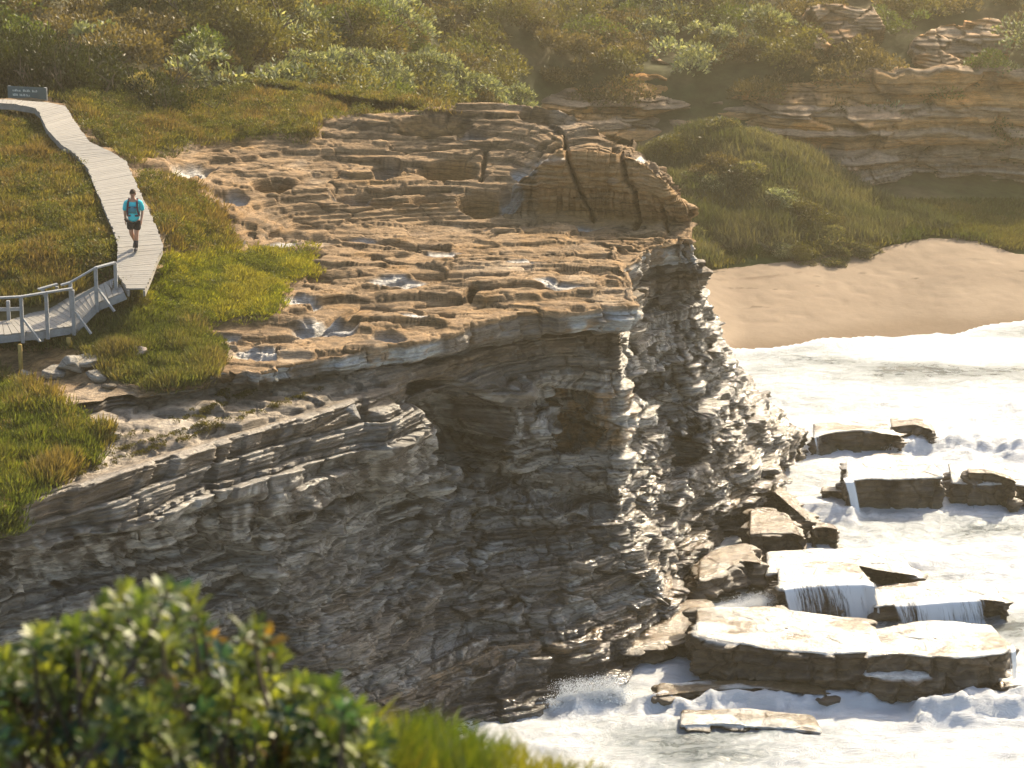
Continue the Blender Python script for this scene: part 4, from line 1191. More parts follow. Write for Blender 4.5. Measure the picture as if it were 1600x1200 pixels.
def shrub_meshes(kind, seed):
    hw, h, ls, n, cols, tip = KINDS[kind]
    r_ = np.random.default_rng(seed)
    nb = 16
    blobs = []
    for i in range(nb):
        a, q = r_.random() * 6.28, r_.random() ** .6
        x, y = math.cos(a) * q * hw * .75, math.sin(a) * q * hw * .75
        r0 = hw * r_.uniform(.24, .42)
        z = h * (1 - .55 * q * q) * r_.uniform(.62, .95) - r0 * .4
        blobs.append((x, y, max(z, r0 * .5), r0, .8))
    for i in range(6):
        a = r_.random() * 6.28
        blobs.append((math.cos(a) * hw * .6, math.sin(a) * hw * .6, h * .2, hw * .36, .8))
    V, Fq, c = crown_arrays(r_, blobs, n, ls, cols, tip=tip)
    crown = np_mesh('foliage', V, Fq, M_LEAF, c)
    st = stems(r_, h, hw, 5, .05)
    me = bpy.data.meshes.new('stems'); me.from_pydata(st.v, [], st.f); me.materials.append(M_STEM)
    return crown, me
PROTO = {k: [shrub_meshes(k, 100 + 7 * i + j) for j in range(3)] for i, k in enumerate(KINDS)}

def shrub(name, label, kind, loc, s=1.0, sz=None, group=None, cat='shrub', var=None):
    o = empty(name, loc, random.random() * 6.28)
    s3 = (s, s, sz if sz else s)
    tag(o, label, cat, group)
    cr, st = PROTO[kind][random.randrange(3) if var is None else var]
    f = link('foliage', cr, o); t = link('stems', st, o)
    f.scale = s3; t.scale = s3
    return o

def ground_at(px, py):
    """point of the hillside under a photo pixel"""
    ds = np.arange(94, 190, .15)
    dx, dy = (px - 800.0) / F_PX, (600.0 - py) / F_PX
    ry, rz = CP + dy * SP, -SP + dy * CP
    t = ds / ry
    z = CAM_Z + rz * t
    g = hill_z(dx * t, ds)
    b = np.nonzero(z < g)[0]
    i = b[0] if len(b) else len(ds) - 1
    return np.array((dx * t[i], ds[i], g[i]))

# grey green coastal shrubs standing in a rank behind the rock platform
for i, (px, py, s, kd, lb) in enumerate([
    (470, 128, .9, 'grey', 'grey green shrub leftmost of the rank behind the rock platform'),
    (530, 132, 1.0, 'grey', 'silver leaved shrub second from left in the rank behind the platform'),
    (585, 138, 1.1, 'grey', 'bushy silver shrub above the left end of the rock crest'),
    (640, 142, 1.25, 'grey', 'tall pale leaved shrub above the middle of the rock crest'),
    (692, 150, 1.2, 'grey', 'rounded pale grey green shrub right of the tallest one'),
    (742, 164, 1.0, 'grey', 'low silvery shrub just above the dark crust on the crest'),
    (790, 172, .95, 'grey', 'last silvery shrub at the right end of the rank touching the rock crest'),
    (610, 60, 1.2, 'grey', 'tall silver tipped shrub standing above the rank on the slope'),
    (560, 75, 1.3, 'olive', 'dull olive shrub between the silver ones and the slope'),
    (380, 95, 1.4, 'olive', 'yellow olive shrub at the top edge of the dark thicket'),
    (320, 60, 1.4, 'olive', 'broad olive shrub behind the shoulder of the dark thicket'),
    (430, 60, 1.3, 'olive', 'olive shrub with thin yellowish tips left of the silver shrubs'),
    (250, 25, 1.5, 'olive', 'olive shrub at the top of the picture above the dark thicket'),
    (510, 40, 1.3, 'brown', 'brownish shrub high on the slope above the silver rank')]):
    g = ground_at(px, py + 12)
    shrub('coastal_shrub', lb, kd, g - np.array((0, 0, .15)), s * 1.05, var=i % 3)

# dark wind clipped thicket behind the sign
tk = [(-40, 0), (15, 0), (70, 0), (125, 0), (180, 0), (232, 0), (282, 0), (325, 0), (-10, 1), (50, 1), (110, 1), (165, 1), (220, 1), (268, 1), (305, 1), (-30, 2), (30, 2), (90, 2), (150, 2)]
for i, (px, row) in enumerate(tk):
    d_ = 95.6 + 1.5 * row + .4 * math.sin(i * 2.1)
    g = at_d(px, 140, d_)
    gz = min(float(hill_z(g[0], d_)), g[2] + .3)
    ty = np.interp(px, [-50, 20, 70, 130, 200, 270, 340], [22, 28, 40, 62, 84, 104, 124]) + (24 - 12 * row)
    h_ = max(.5, at_d(px, ty, d_)[2] - gz)
    shrub('thicket_shrub', 'dark green wind clipped shrub in the sloping thicket behind the sign', 'dark', np.array((g[0], d_, gz - .15)), min(1.25, .55 + .35 * h_), h_ / 1.55, group='dark thicket behind the sign', var=i % 3)

# tussocky grey green bushes on the dune at the back of the beach
dm = [(1010, 250, 1.0), (1045, 232, 1.1), (1085, 222, 1.2), (1125, 214, 1.25), (1165, 222, 1.2), (1205, 236, 1.2), (1245, 256, 1.1), (1285, 276, 1.05), (1320, 292, 1.0), (1355, 312, .85),
      (1030, 290, 1.1), (1075, 275, 1.2), (1120, 268, 1.2), (1165, 278, 1.1), (1210, 296, 1.1), (1255, 312, 1.0), (1300, 326, .9), (1345, 338, .7), (1065, 325, .9), (1110, 318, .9), (1160, 328, .8), (1205, 345, .8), (1255, 352, .7), (1300, 358, .6), (1100, 350, .7), (1180, 352, .7)]
dm += [(1025 + 31 * (i % 12) + 13 * ((i * 7) % 3), 262 + 34 * (i // 12) + 11 * ((i * 5) % 4), .5 + .13 * ((i * 3) % 4)) for i in range(34)]
for i, (px, py, s) in enumerate(dm):
    if px > 1090 and py < 205 + (px - 1125) * .52: continue
    p = at_d(px, py + 30 * s, 121.5 + (352 - py) / 16.0)
    p[2] = float(hill_z(p[0], p[1]))
    shrub('dune_shrub', 'dull grey green bush on the dune between the headland and the far cliff', ['grey', 'olive', 'scrub', 'scrub', 'green', 'brown', 'scrub'][i % 7], p - np.array((0, 0, .3)), s * random.uniform(.7, 1.0), s * random.uniform(.35, .75), group='dune bushes behind the beach')

# the rest of the hillside scrub reads as one mass
def hill_scrub():
    r_ = np.random.default_rng(31)
    Vs, Fs, Cs, off = [], [], [], 0
    n = 0
    for y in np.concatenate([np.arange(101, 133, 1.9), [134.8, 136.2, 137.3], np.arange(138.6, 160, 1.9)]):
        for x in np.arange(-30, 40, 1.5 if 134 < y < 138 else 2.0):
            gx, gy = x + r_.uniform(-1, 1), y + r_.uniform(-1, 1) * (.5 if 134 < y < 138 else 1)
            z = float(hill_z(gx, gy))
            q = np.array((gx, gy, z))
            ppx, ppy = proj(q)
            if ppx < -120 or ppx > 1720 or ppy < -170 or z < 3.4: continue
            if gx > 1 and gy < 134.2: continue
            if gx < -1 and gy < 101: continue
            if gx >= -1 and gy < 112 : continue
            if any(poly_sd(np.array(ppx), np.array(ppy - 12), P_) > -8 for P_ in ([(1440, 40), (1570, 32), (1590, 90), (1420, 115)], [(995, 80), (1055, 85), (1125, 122), (1110, 140), (985, 135)], [(1265, 0), (1380, 0), (1385, 50), (1310, 85), (1265, 90)])) and r_.random() < .85: continue
            sel = fbm(np.array(gx * .12), np.array(gy * .12), np.array(3.3), 2)
            kd = ['olive', 'brown', 'green', 'grey', 'olive', 'brown'][int(np.clip((sel * 1.5 + .5 + r_.normal() * .15) * 6, 0, 5))]
            hw, h, ls, nl, cols, tip = KINDS[kd]
            s = r_.uniform(.7, 1.35)
            blobs = [(gx + r_.normal() * .55 * s, gy + r_.normal() * .55 * s, z + h * s * r_.uniform(.2, .7), hw * s * r_.uniform(.3, .5), .8) for _ in range(7)]
            V, Fq, c = crown_arrays(r_, blobs, 1000, ls * 1.5, cols, tip=tip)
            Vs.append(V); Fs.append(Fq + off); Cs.append(c); off += len(V); n += 1
    o = link('hillside_scrub', np_mesh('hillside_scrub', np.concatenate(Vs), np.concatenate(Fs), M_LEAF, np.concatenate(Cs)))
    tag(o, 'mass of olive and brown scrub covering the far hillside', 'scrub', kind='stuff')
hill_scrub()

# ------------------------------------------------------------------ heath, sedge and turf on the headland
def heath():
    r_ = np.random.default_rng(77)
    A = HP.reshape(-1, 3)
    rI, cI = HP.shape[0], HP.shape[1]
    m = (HVEG >= 0) & (HN[..., 2] > .3)
    m[-1] = False; m[:, -1] = False
    idx = np.nonzero(m.ravel())[0]
    rr, cc = idx // cI, idx % cI
    ok_ = (rr < rI - 1) & (cc < cI - 1)
    rr, cc = rr[ok_], cc[ok_]
    p00, p01, p10 = HP[rr, cc], HP[rr, cc + 1], HP[rr + 1, cc]
    area = np.linalg.norm(np.cross(p01 - p00, p10 - p00), axis=1)
    px, py = HPX[rr, cc], HPY[rr, cc]
    deckp = [(-90, 480), (66, 476), (150, 440), (184, 428), (208, 456), (152, 482), (118, 516), (0, 532), (-90, 536)]
    bwp = [(-60, 152), (74, 156), (106, 164), (118, 184), (145, 222), (178, 236), (202, 252), (218, 290), (236, 328), (258, 384), (248, 408), (240, 430), (228, 456), (198, 456), (180, 428), (182, 392), (176, 368), (160, 332), (147, 300), (132, 264), (112, 242), (90, 226), (66, 200), (54, 176), (-60, 163)]
    clear_ = ~(in_poly(px, py, deckp) | (poly_sd(px, py, bwp) > -3))
    w = area * clear_ * ((px > -90) & (py > 90) & (py < 1000) & (HP[rr, cc, 2] > 8.5))
    w = w / w.sum()
    def pick(n, ww):
        k = r_.choice(len(rr), n, p=ww / ww.sum())
        u, v = r_.random((n, 1)), r_.random((n, 1))
        return p00[k] + (p01[k] - p00[k]) * u + (p10[k] - p00[k]) * v, px[k], py[k]
    wobx = 16 * fbm(p00[:, 0] * .9, p00[:, 1] * .9, 0 * px + 4, 3)
    zone = {k_: sst(-14, 18, poly_sd(px, py, v) + wobx) for k_, v in VEG.items()}
    zone['upper'] = np.maximum(zone['upper'], zone['back'])
    out = []
    def tufts(name, label, ww, nt, blades, h, spread, cols, lean=.5, width=.03, patch=.3, cat='heath', hvar=None):
        P, qx, qy = pick(nt, ww)
        n = nt * blades
        Pb = np.repeat(P, blades, 0)
        a = r_.random(n) * 6.283; q = np.sqrt(r_.random(n)) * spread
        base = Pb + np.stack([np.cos(a) * q, np.sin(a) * q, np.full(n, -.03)], 1)
        d = np.stack([np.cos(a) * q / spread * lean, np.sin(a) * q / spread * lean, np.ones(n)], 1) + r_.normal(size=(n, 3)) * .22
        f1 = fbm(P[:, 0] * .9, P[:, 1] * .7, 0 * P[:, 0] + 5, 3)
        f2 = fbm(P[:, 0] * 2.6, P[:, 1] * 2.0, 0 * P[:, 0] + 8, 3)
        hs = h * np.clip(1 + .9 * f2 + .5 * f1, .35, 1.9)
        L_ = np.repeat(hs, blades) * r_.uniform(.6, 1.25, n)
        V, Fq = leaf_quads(base, d, rdir(r_, n), L_, np.full(n, width) * r_.uniform(.7, 1.4, n), fold=.05)
        hue = np.clip(.5 + 1.3 * f1 + .7 * f2 + r_.normal(size=nt) * .18, 0, 1) * (len(cols) - 1)
        i0 = np.minimum(hue.astype(int), len(cols) - 2); fr = (hue - i0)[:, None]
        cc_ = np.array(cols)
        c = (cc_[i0] * (1 - fr) + cc_[i0 + 1] * fr) * r_.uniform(.75, 1.75, (nt, 1))
        c = np.repeat(c, blades, 0) * r_.uniform(.75, 1.3, (n, 1))
        o = link(name, np_mesh(name, V, Fq, M_LEAF, np.repeat(c, 4, 0)))
        tag(o, label, cat, kind='stuff')
    def clumps(name, label, ww, nb, leaves, rad, ls, cols, tip=None):
        P, qx, qy = pick(nb, ww)
        f = fbm(P[:, 0] * .8, P[:, 1] * .8, 0 * P[:, 0] + 2, 3)
        blobs = [(a[0], a[1], a[2] + .04, rad * max(.35, (.75 + .9 * g) * r_.uniform(.6, 1.4)), .75) for a, g in zip(P, f)]
        V, Fq, c = crown_arrays(r_, blobs, nb * leaves, ls, cols, tip=tip)
        o = link(name, np_mesh(name, V, Fq, M_LEAF, c)); tag(o, label, 'heath', kind='stuff')
    olive = [(.070, .078, .020), (.125, .120, .030), (.190, .165, .044), (.150, .128, .045), (.155, .112, .048)]
    dk = [(.050, .065, .016), (.085, .098, .024), (.115, .115, .036), (.120, .100, .042)]
    yel = [(.075, .095, .014), (.135, .150, .020), (.20, .19, .028), (.16, .15, .03)]
    tufts('heath', 'olive and rust coloured heath beside the boardwalk', w * (zone['left'] + zone['upper'] + zone['middle'] + .1 * zone['under']), 14000, 12, .21, .19, olive, width=.03, lean=.8)
    hw_ = w * (zone['left'] + zone['upper'] + .5 * zone['middle'] + .6 * zone['under'] + .8 * zone['front'])
    clumps('low_shrubs', 'low green shrubs mixed through the heath', hw_, 3600, 44, .25, .075, ((.040, .058, .014), (.165, .170, .038)), ((.24, .22, .07), .10))
    clumps('low_shrubs', 'low russet and straw coloured shrubs scattered through the heath', hw_, 900, 40, .22, .08, ((.11, .075, .035), (.22, .18, .085)), ((.28, .24, .12), .12))
    clumps('low_shrubs', 'low cushion plants dotted through the yellow green turf', w * (zone['bright'] + zone['dark']), 900, 36, .17, .06, ((.060, .085, .016), (.17, .18, .035)))
    tufts('heath', 'bright yellow green turf between boardwalk and rock platform', w * zone['bright'], 5200, 13, .17, .15, yel, lean=.9, width=.03)
    tufts('heath', 'dark sedge hanging over the platform edge below the turf', w * (zone['dark'] + zone['under']), 5200, 14, .26, .17, dk, lean=.6, width=.03)
    tufts('heath', 'green and rust heath mound at the left edge above the cliff', w * zone['front'], 5600, 15, .32, .19, [(.060, .082, .016), (.105, .125, .022), (.125, .122, .030), (.140, .108, .042)], width=.035)
    # little plants rooted in the joints of the lower ledge
heath()

def ledge_plants():
    r_ = np.random.default_rng(5)
    lines = [([(40, 745), (150, 700), (240, 668), (330, 640), (400, 610)], 60), ([(90, 745), (200, 700), (300, 672), (420, 640), (500, 610)], 70), ([(60, 770), (170, 725), (280, 690), (350, 665)], 50), ([(310, 660), (345, 620), (355, 605)], 30)]
    Vs, Fs, Cs, off = [], [], [], 0
    for pts, n in lines:
        for _ in range(n):
            i = r_.integers(len(pts) - 1); t = r_.random()
            qx = pts[i][0] + (pts[i + 1][0] - pts[i][0]) * t + r_.normal() * 3; qy = pts[i][1] + (pts[i + 1][1] - pts[i][1]) * t + r_.normal() * 2
            j = np.argmin((HPX - qx) ** 2 + (HPY - qy) ** 2 + 1e4 * (HN[..., 2] < .3))
            p = HP.reshape(-1, 3)[j]
            V, Fq, c = crown_arrays(r_, [(p[0], p[1], p[2] + .02, r_.uniform(.04, .11), .8)], 40, .055, ((.055, .060, .014), (.14, .12, .03)))
            Vs.append(V); Fs.append(Fq + off); Cs.append(c); off += len(V)
    o = link('ledge_plants', np_mesh('ledge_plants', np.concatenate(Vs), np.concatenate(Fs), M_LEAF, np.concatenate(Cs)))
    tag(o, 'small plants growing along the joints of the lower rock ledge', 'plants', kind='stuff')
ledge_plants()

def near_point(qx, qy, nz=.3):
    j = np.argmin((HPX - qx) ** 2 + (HPY - qy) ** 2 + 1e4 * (HN[..., 2] < nz))
    return HP.reshape(-1, 3)[j]
shrub('small_shrub', 'single pale straw coloured shrub above the boardwalk against the dark thicket', 'pale', near_point(222, 150) - np.array((0, 0, .1)), .75, .95)
shrub('small_shrub', 'dense dark sedge clump where the bridge ramp meets the boardwalk', 'olive', near_point(196, 478) - np.array((0, 0, .15)), .42, .55)

# beach grass
def dune_grass():
    r_ = np.random.default_rng(13)
    n = 26000
    px = r_.uniform(1040, 1660, n); py = r_.uniform(318, 430, n)
    k = poly_sd(px, py, SAND) + 9 * fbm(px * .03, py * .06, 0 * px, 3) < -2 + 6 * r_.random(n) ** 6
    px, py = px[k], py[k]
    P = []
    dx, dy = (px - 800) / F_PX, (600 - py) / F_PX
    ry, rz = CP + dy * SP, -SP + dy * CP
    d = np.full(px.shape, 123.0)
    for _ in range(12):
        z = hill_z(dx * d / ry, d, 0)
        d = np.clip((z - CAM_Z) / (rz / ry), 112, 131)
    P = np.stack([dx * d / ry, d, hill_z(dx * d / ry, d) - .02], 1)
    qx, qy = proj(P)
    P = P[(P[:, 2] < 4) & (poly_sd(qx, qy + 9 * fbm(qx * .03, qy * .06, 0 * qx, 3), SAND) < -1) & (P[:, 1] > 119)]
    b = 7; n = len(P) * b
    Pb = np.repeat(P, b, 0) + np.concatenate([r_.normal(size=(n, 2)) * .22, np.zeros((n, 1))], 1)
    V, Fq = leaf_quads(Pb, np.stack([r_.normal(size=n) * .4, r_.normal(size=n) * .4, np.ones(n)], 1), rdir(r_, n), r_.uniform(.15, .42, n), r_.uniform(.05, .09, n))
    f = np.clip(.5 + fbm(P[:, 0] * .35, P[:, 1] * .7, P[:, 0] * 0, 3) * 1.3, 0, 1)[:, None]
    c = np.repeat(np.array((.065, .095, .02)) * (1 - f) + np.array((.155, .145, .045)) * f, b, 0) * r_.uniform(.7, 1.3, (n, 1))
    o = link('dune_grass', np_mesh('dune_grass', V, Fq, M_LEAF, np.repeat(c, 4, 0)))
    tag(o, 'strip of green and yellow grass along the back of the beach', 'grass', kind='stuff')
dune_grass()

def dune_reeds():
    r_ = np.random.default_rng(23)
    x = r_.uniform(2.5, 20, 60000); y = r_.uniform(119, 133.5, 60000)
    z = hill_z(x, y)
    P = np.stack([x, y, z], 1)
    px, py = proj(P)
    k = (z > 1.9 + .5 * fbm(x * .6, y * .6, 0 * x, 2)) & (z < 6.6) & in_poly(px, py, [(1000, 250), (1050, 222), (1100, 204), (1180, 206), (1260, 246), (1330, 288), (1400, 332), (1620, 345), (1620, 420), (1000, 440)]) & (poly_sd(px, py, SAND) < -4)
    P = P[k][:11000]
    b = 12; n = len(P) * b
    Pb = np.repeat(P, b, 0) + np.concatenate([r_.normal(size=(n, 2)) * .22, np.zeros((n, 1))], 1)
    hgt = np.repeat(np.clip(.5 + .6 * fbm(P[:, 0] * .7, P[:, 1] * .7, 0 * P[:, 0], 3), .2, 1.4), b)
    V, Fq = leaf_quads(Pb, np.stack([r_.normal(size=n) * .35 - .15, r_.normal(size=n) * .35, np.ones(n)], 1), rdir(r_, n), hgt * r_.uniform(.5, 1.2, n), r_.uniform(.03, .06, n))
    f = np.clip(.5 + fbm(P[:, 0] * .5, P[:, 1] * .9, P[:, 0] * 0 + 3, 3) * 1.5, 0, 1)[:, None]
    c = np.repeat(np.array((.078, .092, .050)) * (1 - f) + np.array((.160, .155, .098)) * f, b, 0) * r_.uniform(.65, 1.4, (n, 1))
    o = link('dune_reeds', np_mesh('dune_reeds', V, Fq, M_LEAF, np.repeat(c, 4, 0)))
    tag(o, 'tangle of dull green reeds covering the dune behind the beach', 'reeds', kind='stuff')
dune_reeds()

# ------------------------------------------------------------------ boardwalk
M_PLANK = mat_simple('weathered_planks', (.27, .25, .215), rough=.8, noise=.16, scale=5, bump=.006, stretch=(1, 6, 1))
M_GREY = mat_simple('silvered_timber', (.28, .285, .28), rough=.75, noise=.15, scale=7, bump=.004)
M_POST = mat_simple('yellow_treated_post', (.34, .23, .06), rough=.8, noise=.2, scale=9)

def plank_strip(L_, R_, w=.135, gap=.012, th=.04):
    """planks laid across between two edge lines (world points, same count)"""
    L_, R_ = np.array(L_), np.array(R_)
    mid = (L_ + R_) / 2
    cs = np.concatenate([[0], np.cumsum(np.linalg.norm(np.diff(mid, axis=0), axis=1))])
    mb = MB()
    n = int(cs[-1] / (w + gap))
    r_ = random.Random(3)
    ev = lambda A, s: np.array([np.interp(s, cs, A[:, i]) for i in range(3)])
    for i in range(n):
        s0 = i * (w + gap); s1 = s0 + w
        a, b, c, d = ev(L_, s0), ev(R_, s0), ev(R_, s1), ev(L_, s1)
        j = r_.uniform(-.004, .004); e0, e1 = r_.uniform(-.015, .03), r_.uniform(-.015, .03)
        u = (b - a) / (np.linalg.norm(b - a) + 1e-9)
        a, d = a - u * e0, d - u * e0; b, c = b + u * e1, c + u * e1
        t = np.array((0, 0, j)); dn = np.array((0, 0, -th))
        mb.add([a + t, b + t, c + t, d + t, a + t + dn, b + t + dn, c + t + dn, d + t + dn], [(0, 1, 2, 3), (7, 6, 5, 4), (0, 4, 5, 1), (1, 5, 6, 2), (2, 6, 7, 3), (3, 7, 4, 0)])
    return mb, mid, cs

bw = [  # left px, left py, right px, right py, height
    (-60, 158, -60, 153, 14.05), (20, 162, 23, 156, 13.95), (54, 168, 74, 160, 13.85), (62, 176, 103, 166, 13.75), (72, 200, 114, 186, 13.55), (96, 226, 140, 222, 13.3),
    (118, 240, 172, 236, 13.15), (138, 264, 197, 252, 12.95), (152, 300, 214, 290, 12.7), (166, 332, 231, 326, 12.5), (181, 368, 248, 364, 12.3), (185, 392, 255, 386, 12.15),
    (182, 412, 246, 404, 12.0), (184, 428, 238, 426, 11.88), (200, 452, 226, 452, 11.72)]
BL = [at_z(a, b, z) for a, b, c, d, z in bw]; BR = [at_z(c, d, z) for a, b, c, d, z in bw]
mbp, bmid, bcs = plank_strip(BL, BR)
for A, s_ in ((BL, 1), (BR, -1)):
    for i in range(len(A) - 1):
        m0, m1 = (np.array(BL[i]) + BR[i]) / 2, (np.array(BL[i + 1]) + BR[i + 1]) / 2
        a = A[i] + (m0 - A[i]) * .08 + np.array((0, 0, -.125)); b = A[i + 1] + (m1 - A[i + 1]) * .08 + np.array((0, 0, -.125))
        mbp.bar(a, b, .06, .16)
bo = mbp.build('boardwalk', M_PLANK)
tag(bo, 'pale weathered timber boardwalk winding down through the heath', 'boardwalk', kind='structure')

# ------------------------------------------------------------------ timber footbridge with railings
def footbridge():
    o = empty('footbridge', at_z(60, 520, 10.6))
    tag(o, 'silvery timber footbridge with post and rail sides on yellow stilts', 'footbridge')
    base = np.array(o.location)
    loc = lambda p: np.array(p) - base
    # near and far deck edges: level part, ramp, landing
    near = [at_z(-110, 529, 10.85), at_z(0, 523, 10.85), at_z(60, 517, 10.87), at_z(118, 508, 10.9), at_z(152, 473, 11.35), at_z(196, 455, 11.66)]
    far = [at_z(-110, 502, 10.85), at_z(0, 502, 10.85), at_z(28, 497, 10.87), at_z(66, 482, 10.95), at_z(148, 449, 11.4), at_z(184, 432, 11.70)]
    mb, mid, cs = plank_strip([loc(p) for p in near], [loc(p) for p in far], w=.14)
    mb.build('deck', M_PLANK, o)
    st = MB()
    for A in (near, far):
        for a, b in zip(A[:-1], A[1:]):
            st.bar(loc(a) + (0, 0, -.135), loc(b) + (0, 0, -.135), .05, .19)
    # heavy bearers sticking out under the posts
    for px, py, z, l_ in ((36, 528, 10.62, 1.0), (116, 516, 10.64, 1.0)):
        p = at_z(px, py, z); st.bar(loc(p) + (-.1, .35, 0), loc(p) + (.55, -.12, 0), .1, .14)
    st.build('bearers', M_GREY, o)
    def post(p, h=1.02, dn=.25):
        b = MB(); b.bar(loc(p) + (0, 0, -dn), loc(p) + (0, 0, h), .095, .095, up=(0, 1, 0)); return b.build('post', M_GREY, o, bevel=.008)
    def brace(p, dx=.48, dy=-.12):
        b = MB(); b.bar(loc(p) + (.05, -.02, .42), loc(p) + (dx, dy, -.18), .07, .05); return b.build('brace', M_GREY, o)
    off = np.array((0, -.06, 0))
    lp = [at_z(-90, 528, 10.85) + off, at_z(36, 521, 10.85) + off, at_z(75, 515, 10.88) + off, at_z(116, 509, 10.9) + off]
    for i, p in enumerate(lp): post(p)
    brace(lp[1]); brace(lp[3])
    rp = [at_z(112, 497, 10.95) + (0, .03, 0), at_z(152, 473, 11.35) + off, at_z(182, 450, 11.62) + off]
    post(rp[0], .98); post(rp[1], .98); post(rp[2], .72)
    brace(rp[1], .5, -.2)
    fp = [at_z(68, 481, 10.95), at_z(90, 472, 11.05)]
    post(fp[0], .55, .35); post(fp[1], .45)
    bp = [at_z(-80, 500, 10.85), at_z(14, 500, 10.85)]
    for p in bp: post(p, .55)
    def rail(pts, w=.115, h=.05):
        b = MB()
        for a, c in zip(pts[:-1], pts[1:]):
            b.bar(loc(a), loc(c), w, h)
        return b.build('handrail', M_GREY, o, bevel=.006)
    up = lambda p, h: np.array(p) + (0, 0, h)
    rail([up(p, 1.04) for p in lp[:2]] + [up(lp[2], 1.05), up(lp[3], 1.06)])
    rail([up(rp[0], .99) - (.25, .08, .05), up(rp[0], 1.0), up(rp[1], 1.0), up(rp[2], .74)])
    rail([up(fp[0], .57) - (.12, .05, .03), up(fp[1], .47) + (.02, 0, .05)])
    rail([up(bp[0], .3), up(bp[1], .3), up(bp[1], .3) + (.35, 0, .02)], .04, .1)
    # mid rail on the near side
    b = MB()
    b.bar(loc(up(rp[0], .45)), loc(up(rp[1], .45)), .035, .09)
    b.build('lower_rail', M_GREY, o)
    for (px, py, top) in ((31, 541, 10.6), (107, 530, 10.62)):
        p = at_z(px, py, top)
        b = MB(); b.tube([loc(p) + (0, 0, .05), loc(p) + (0, 0, -1.0)], .06, 8)
        b.build('stilt', M_POST, o, smooth=True)
footbridge()

# ------------------------------------------------------------------ notice board at the bend of the boardwalk
M_SIGN = mat_simple('sign_paint', (.075, .12, .125), rough=.45, noise=.1, scale=4)
M_SIGNTXT = mat_simple('sign_lettering', (.62, .68, .62), rough=.6, noise=.1, scale=5)
def sign():
    p0, p1 = at_d(13, 160, 93.6), at_d(73, 163, 93.2)
    o = empty('notice_board', tuple((p0 + p1) / 2))
    tag(o, 'low wide blue green notice board on two posts at the bend of the boardwalk', 'sign')
    base = np.array(o.location)
    d = p1 - p0; W_ = np.linalg.norm(d); ax = d / W_
    nrm = np.cross(ax, (0, 0, 1)); nrm /= np.linalg.norm(nrm)
    if nrm[1] > 0: nrm = -nrm
    L_ = lambda u, h, f=0: (p0 - base) + ax * u + np.array((0, 0, h)) + nrm * f
    for u in (.04, W_ - .04):
        b = MB(); b.bar(L_(u, -.35, -.05), L_(u, .56, -.05), .09, .07, up=nrm); b.build('post', M_GREY, o)
    b = MB(); b.bar(L_(0, .36), L_(W_, .36), .03, .40, up=(0, 0, 1)); pn = b.build('panel', M_SIGN, o, bevel=.01)
    # two rows of worn pale lettering, too weathered to read
    r_ = random.Random(4)
    for row, (h, spans) in enumerate(((.43, [(.2, .52), (.58, .86), (.92, 1.1)]), (.28, [(.2, .40), (.45, .66), (.70, .86)]))):
        for (u0, u1) in spans:
            u = u0
            b = MB()
            while u < u1 - .02:
                w = r_.uniform(.022, .04)
                k = r_.random()
                hh = .075 if k > .3 else .055
                b.bar(L_(u, h - .0375, .018), L_(u, h - .0375 + hh, .018), .012, .006, up=nrm)
                if k > .5: b.bar(L_(u, h - .0375 + hh - .006, .018), L_(u + w * .7, h - .0375 + hh - .006, .018), .006, .011, up=(0, 0, 1))
                if k < .7: b.bar(L_(u, h - .031, .018), L_(u + w * .7, h - .031, .018), .006, .011, up=(0, 0, 1))
                if k > .25: b.bar(L_(u + w * .7, h - .03, .018), L_(u + w * .7, h + .02, .018), .010, .006, up=nrm)
                u += w + .014
            b.build('lettering', M_SIGNTXT, pn)
sign()

# ------------------------------------------------------------------ boulders under the bridge and loose stones
def boulder(label, px, py, size, seed, flat=.6, name='boulder', group=None, tint=(.30, .27, .22), sink=.25):
    p = near_point(px, py, .2)
    n = 40
    th = np.linspace(0, math.pi, n)[:, None]; ph = np.linspace(0, 2 * math.pi, n * 2, endpoint=False)[None]
    D = np.stack([np.sin(th) * np.cos(ph), np.sin(th) * np.sin(ph), np.cos(th) * np.ones_like(ph)], -1)
    r_ = np.random.default_rng(seed)
    # cut by planes: angular sandstone block
    rad = np.full(D.shape[:2], 1.0)
    for i in range(9):
        nn = rdir(r_, 1)[0]; nn[2] = abs(nn[2]) * (1 if i % 2 else -1)
        dd = D @ nn
        lim = r_.uniform(.5, .8)
        rad = np.where(dd > .05, np.minimum(rad, lim / np.maximum(dd, .05)), rad)
    rad = rad * (1 + .06 * fbm(D[..., 0] * 3 + seed, D[..., 1] * 3, D[..., 2] * 3, 3))
    P = D * rad[..., None] * np.array((size, size * .8, size * flat))
    c = np.array(tint) * (1 + .35 * fbm(D[..., 0] * 2 + seed, D[..., 1] * 2, D[..., 2] * 4, 3))[..., None]
    o = link(name, np_mesh(name, P.reshape(-1, 3), grid_faces(n, 2 * n, True), M_ROCK, np.clip(c, .02, .8).reshape(-1, 3), {'wet': np.zeros(P.shape[0] * P.shape[1])}))
    o.location = p + np.array((0, 0, size * flat * (1 - sink * 2) * .6))
    o.rotation_euler = (r_.uniform(-.25, .25), r_.uniform(-.25, .25), r_.random() * 6.28)
    return tag(o, label, 'boulder', group)
boulder('pale tilted slab just right of the foot of the inner stilt', 118, 576, .55, 2, .45)
boulder('flat grey boulder between the two bridge stilts', 82, 585, .52, 3, .4)
boulder('low grey slab behind the pale tilted one at the edge of the sedge', 140, 566, .6, 4, .3)
boulder('small stone at the foot of the stilt nearest the picture edge', 42, 588, .28, 5, .5)
boulder('light stone half sunk in the dark sedge below the turf', 208, 552, .42, 6, .4, tint=(.34, .27, .22))
boulder('little brown stone on the sunlit lower ledge', 168, 606, .3, 7, .4, tint=(.22, .18, .13))
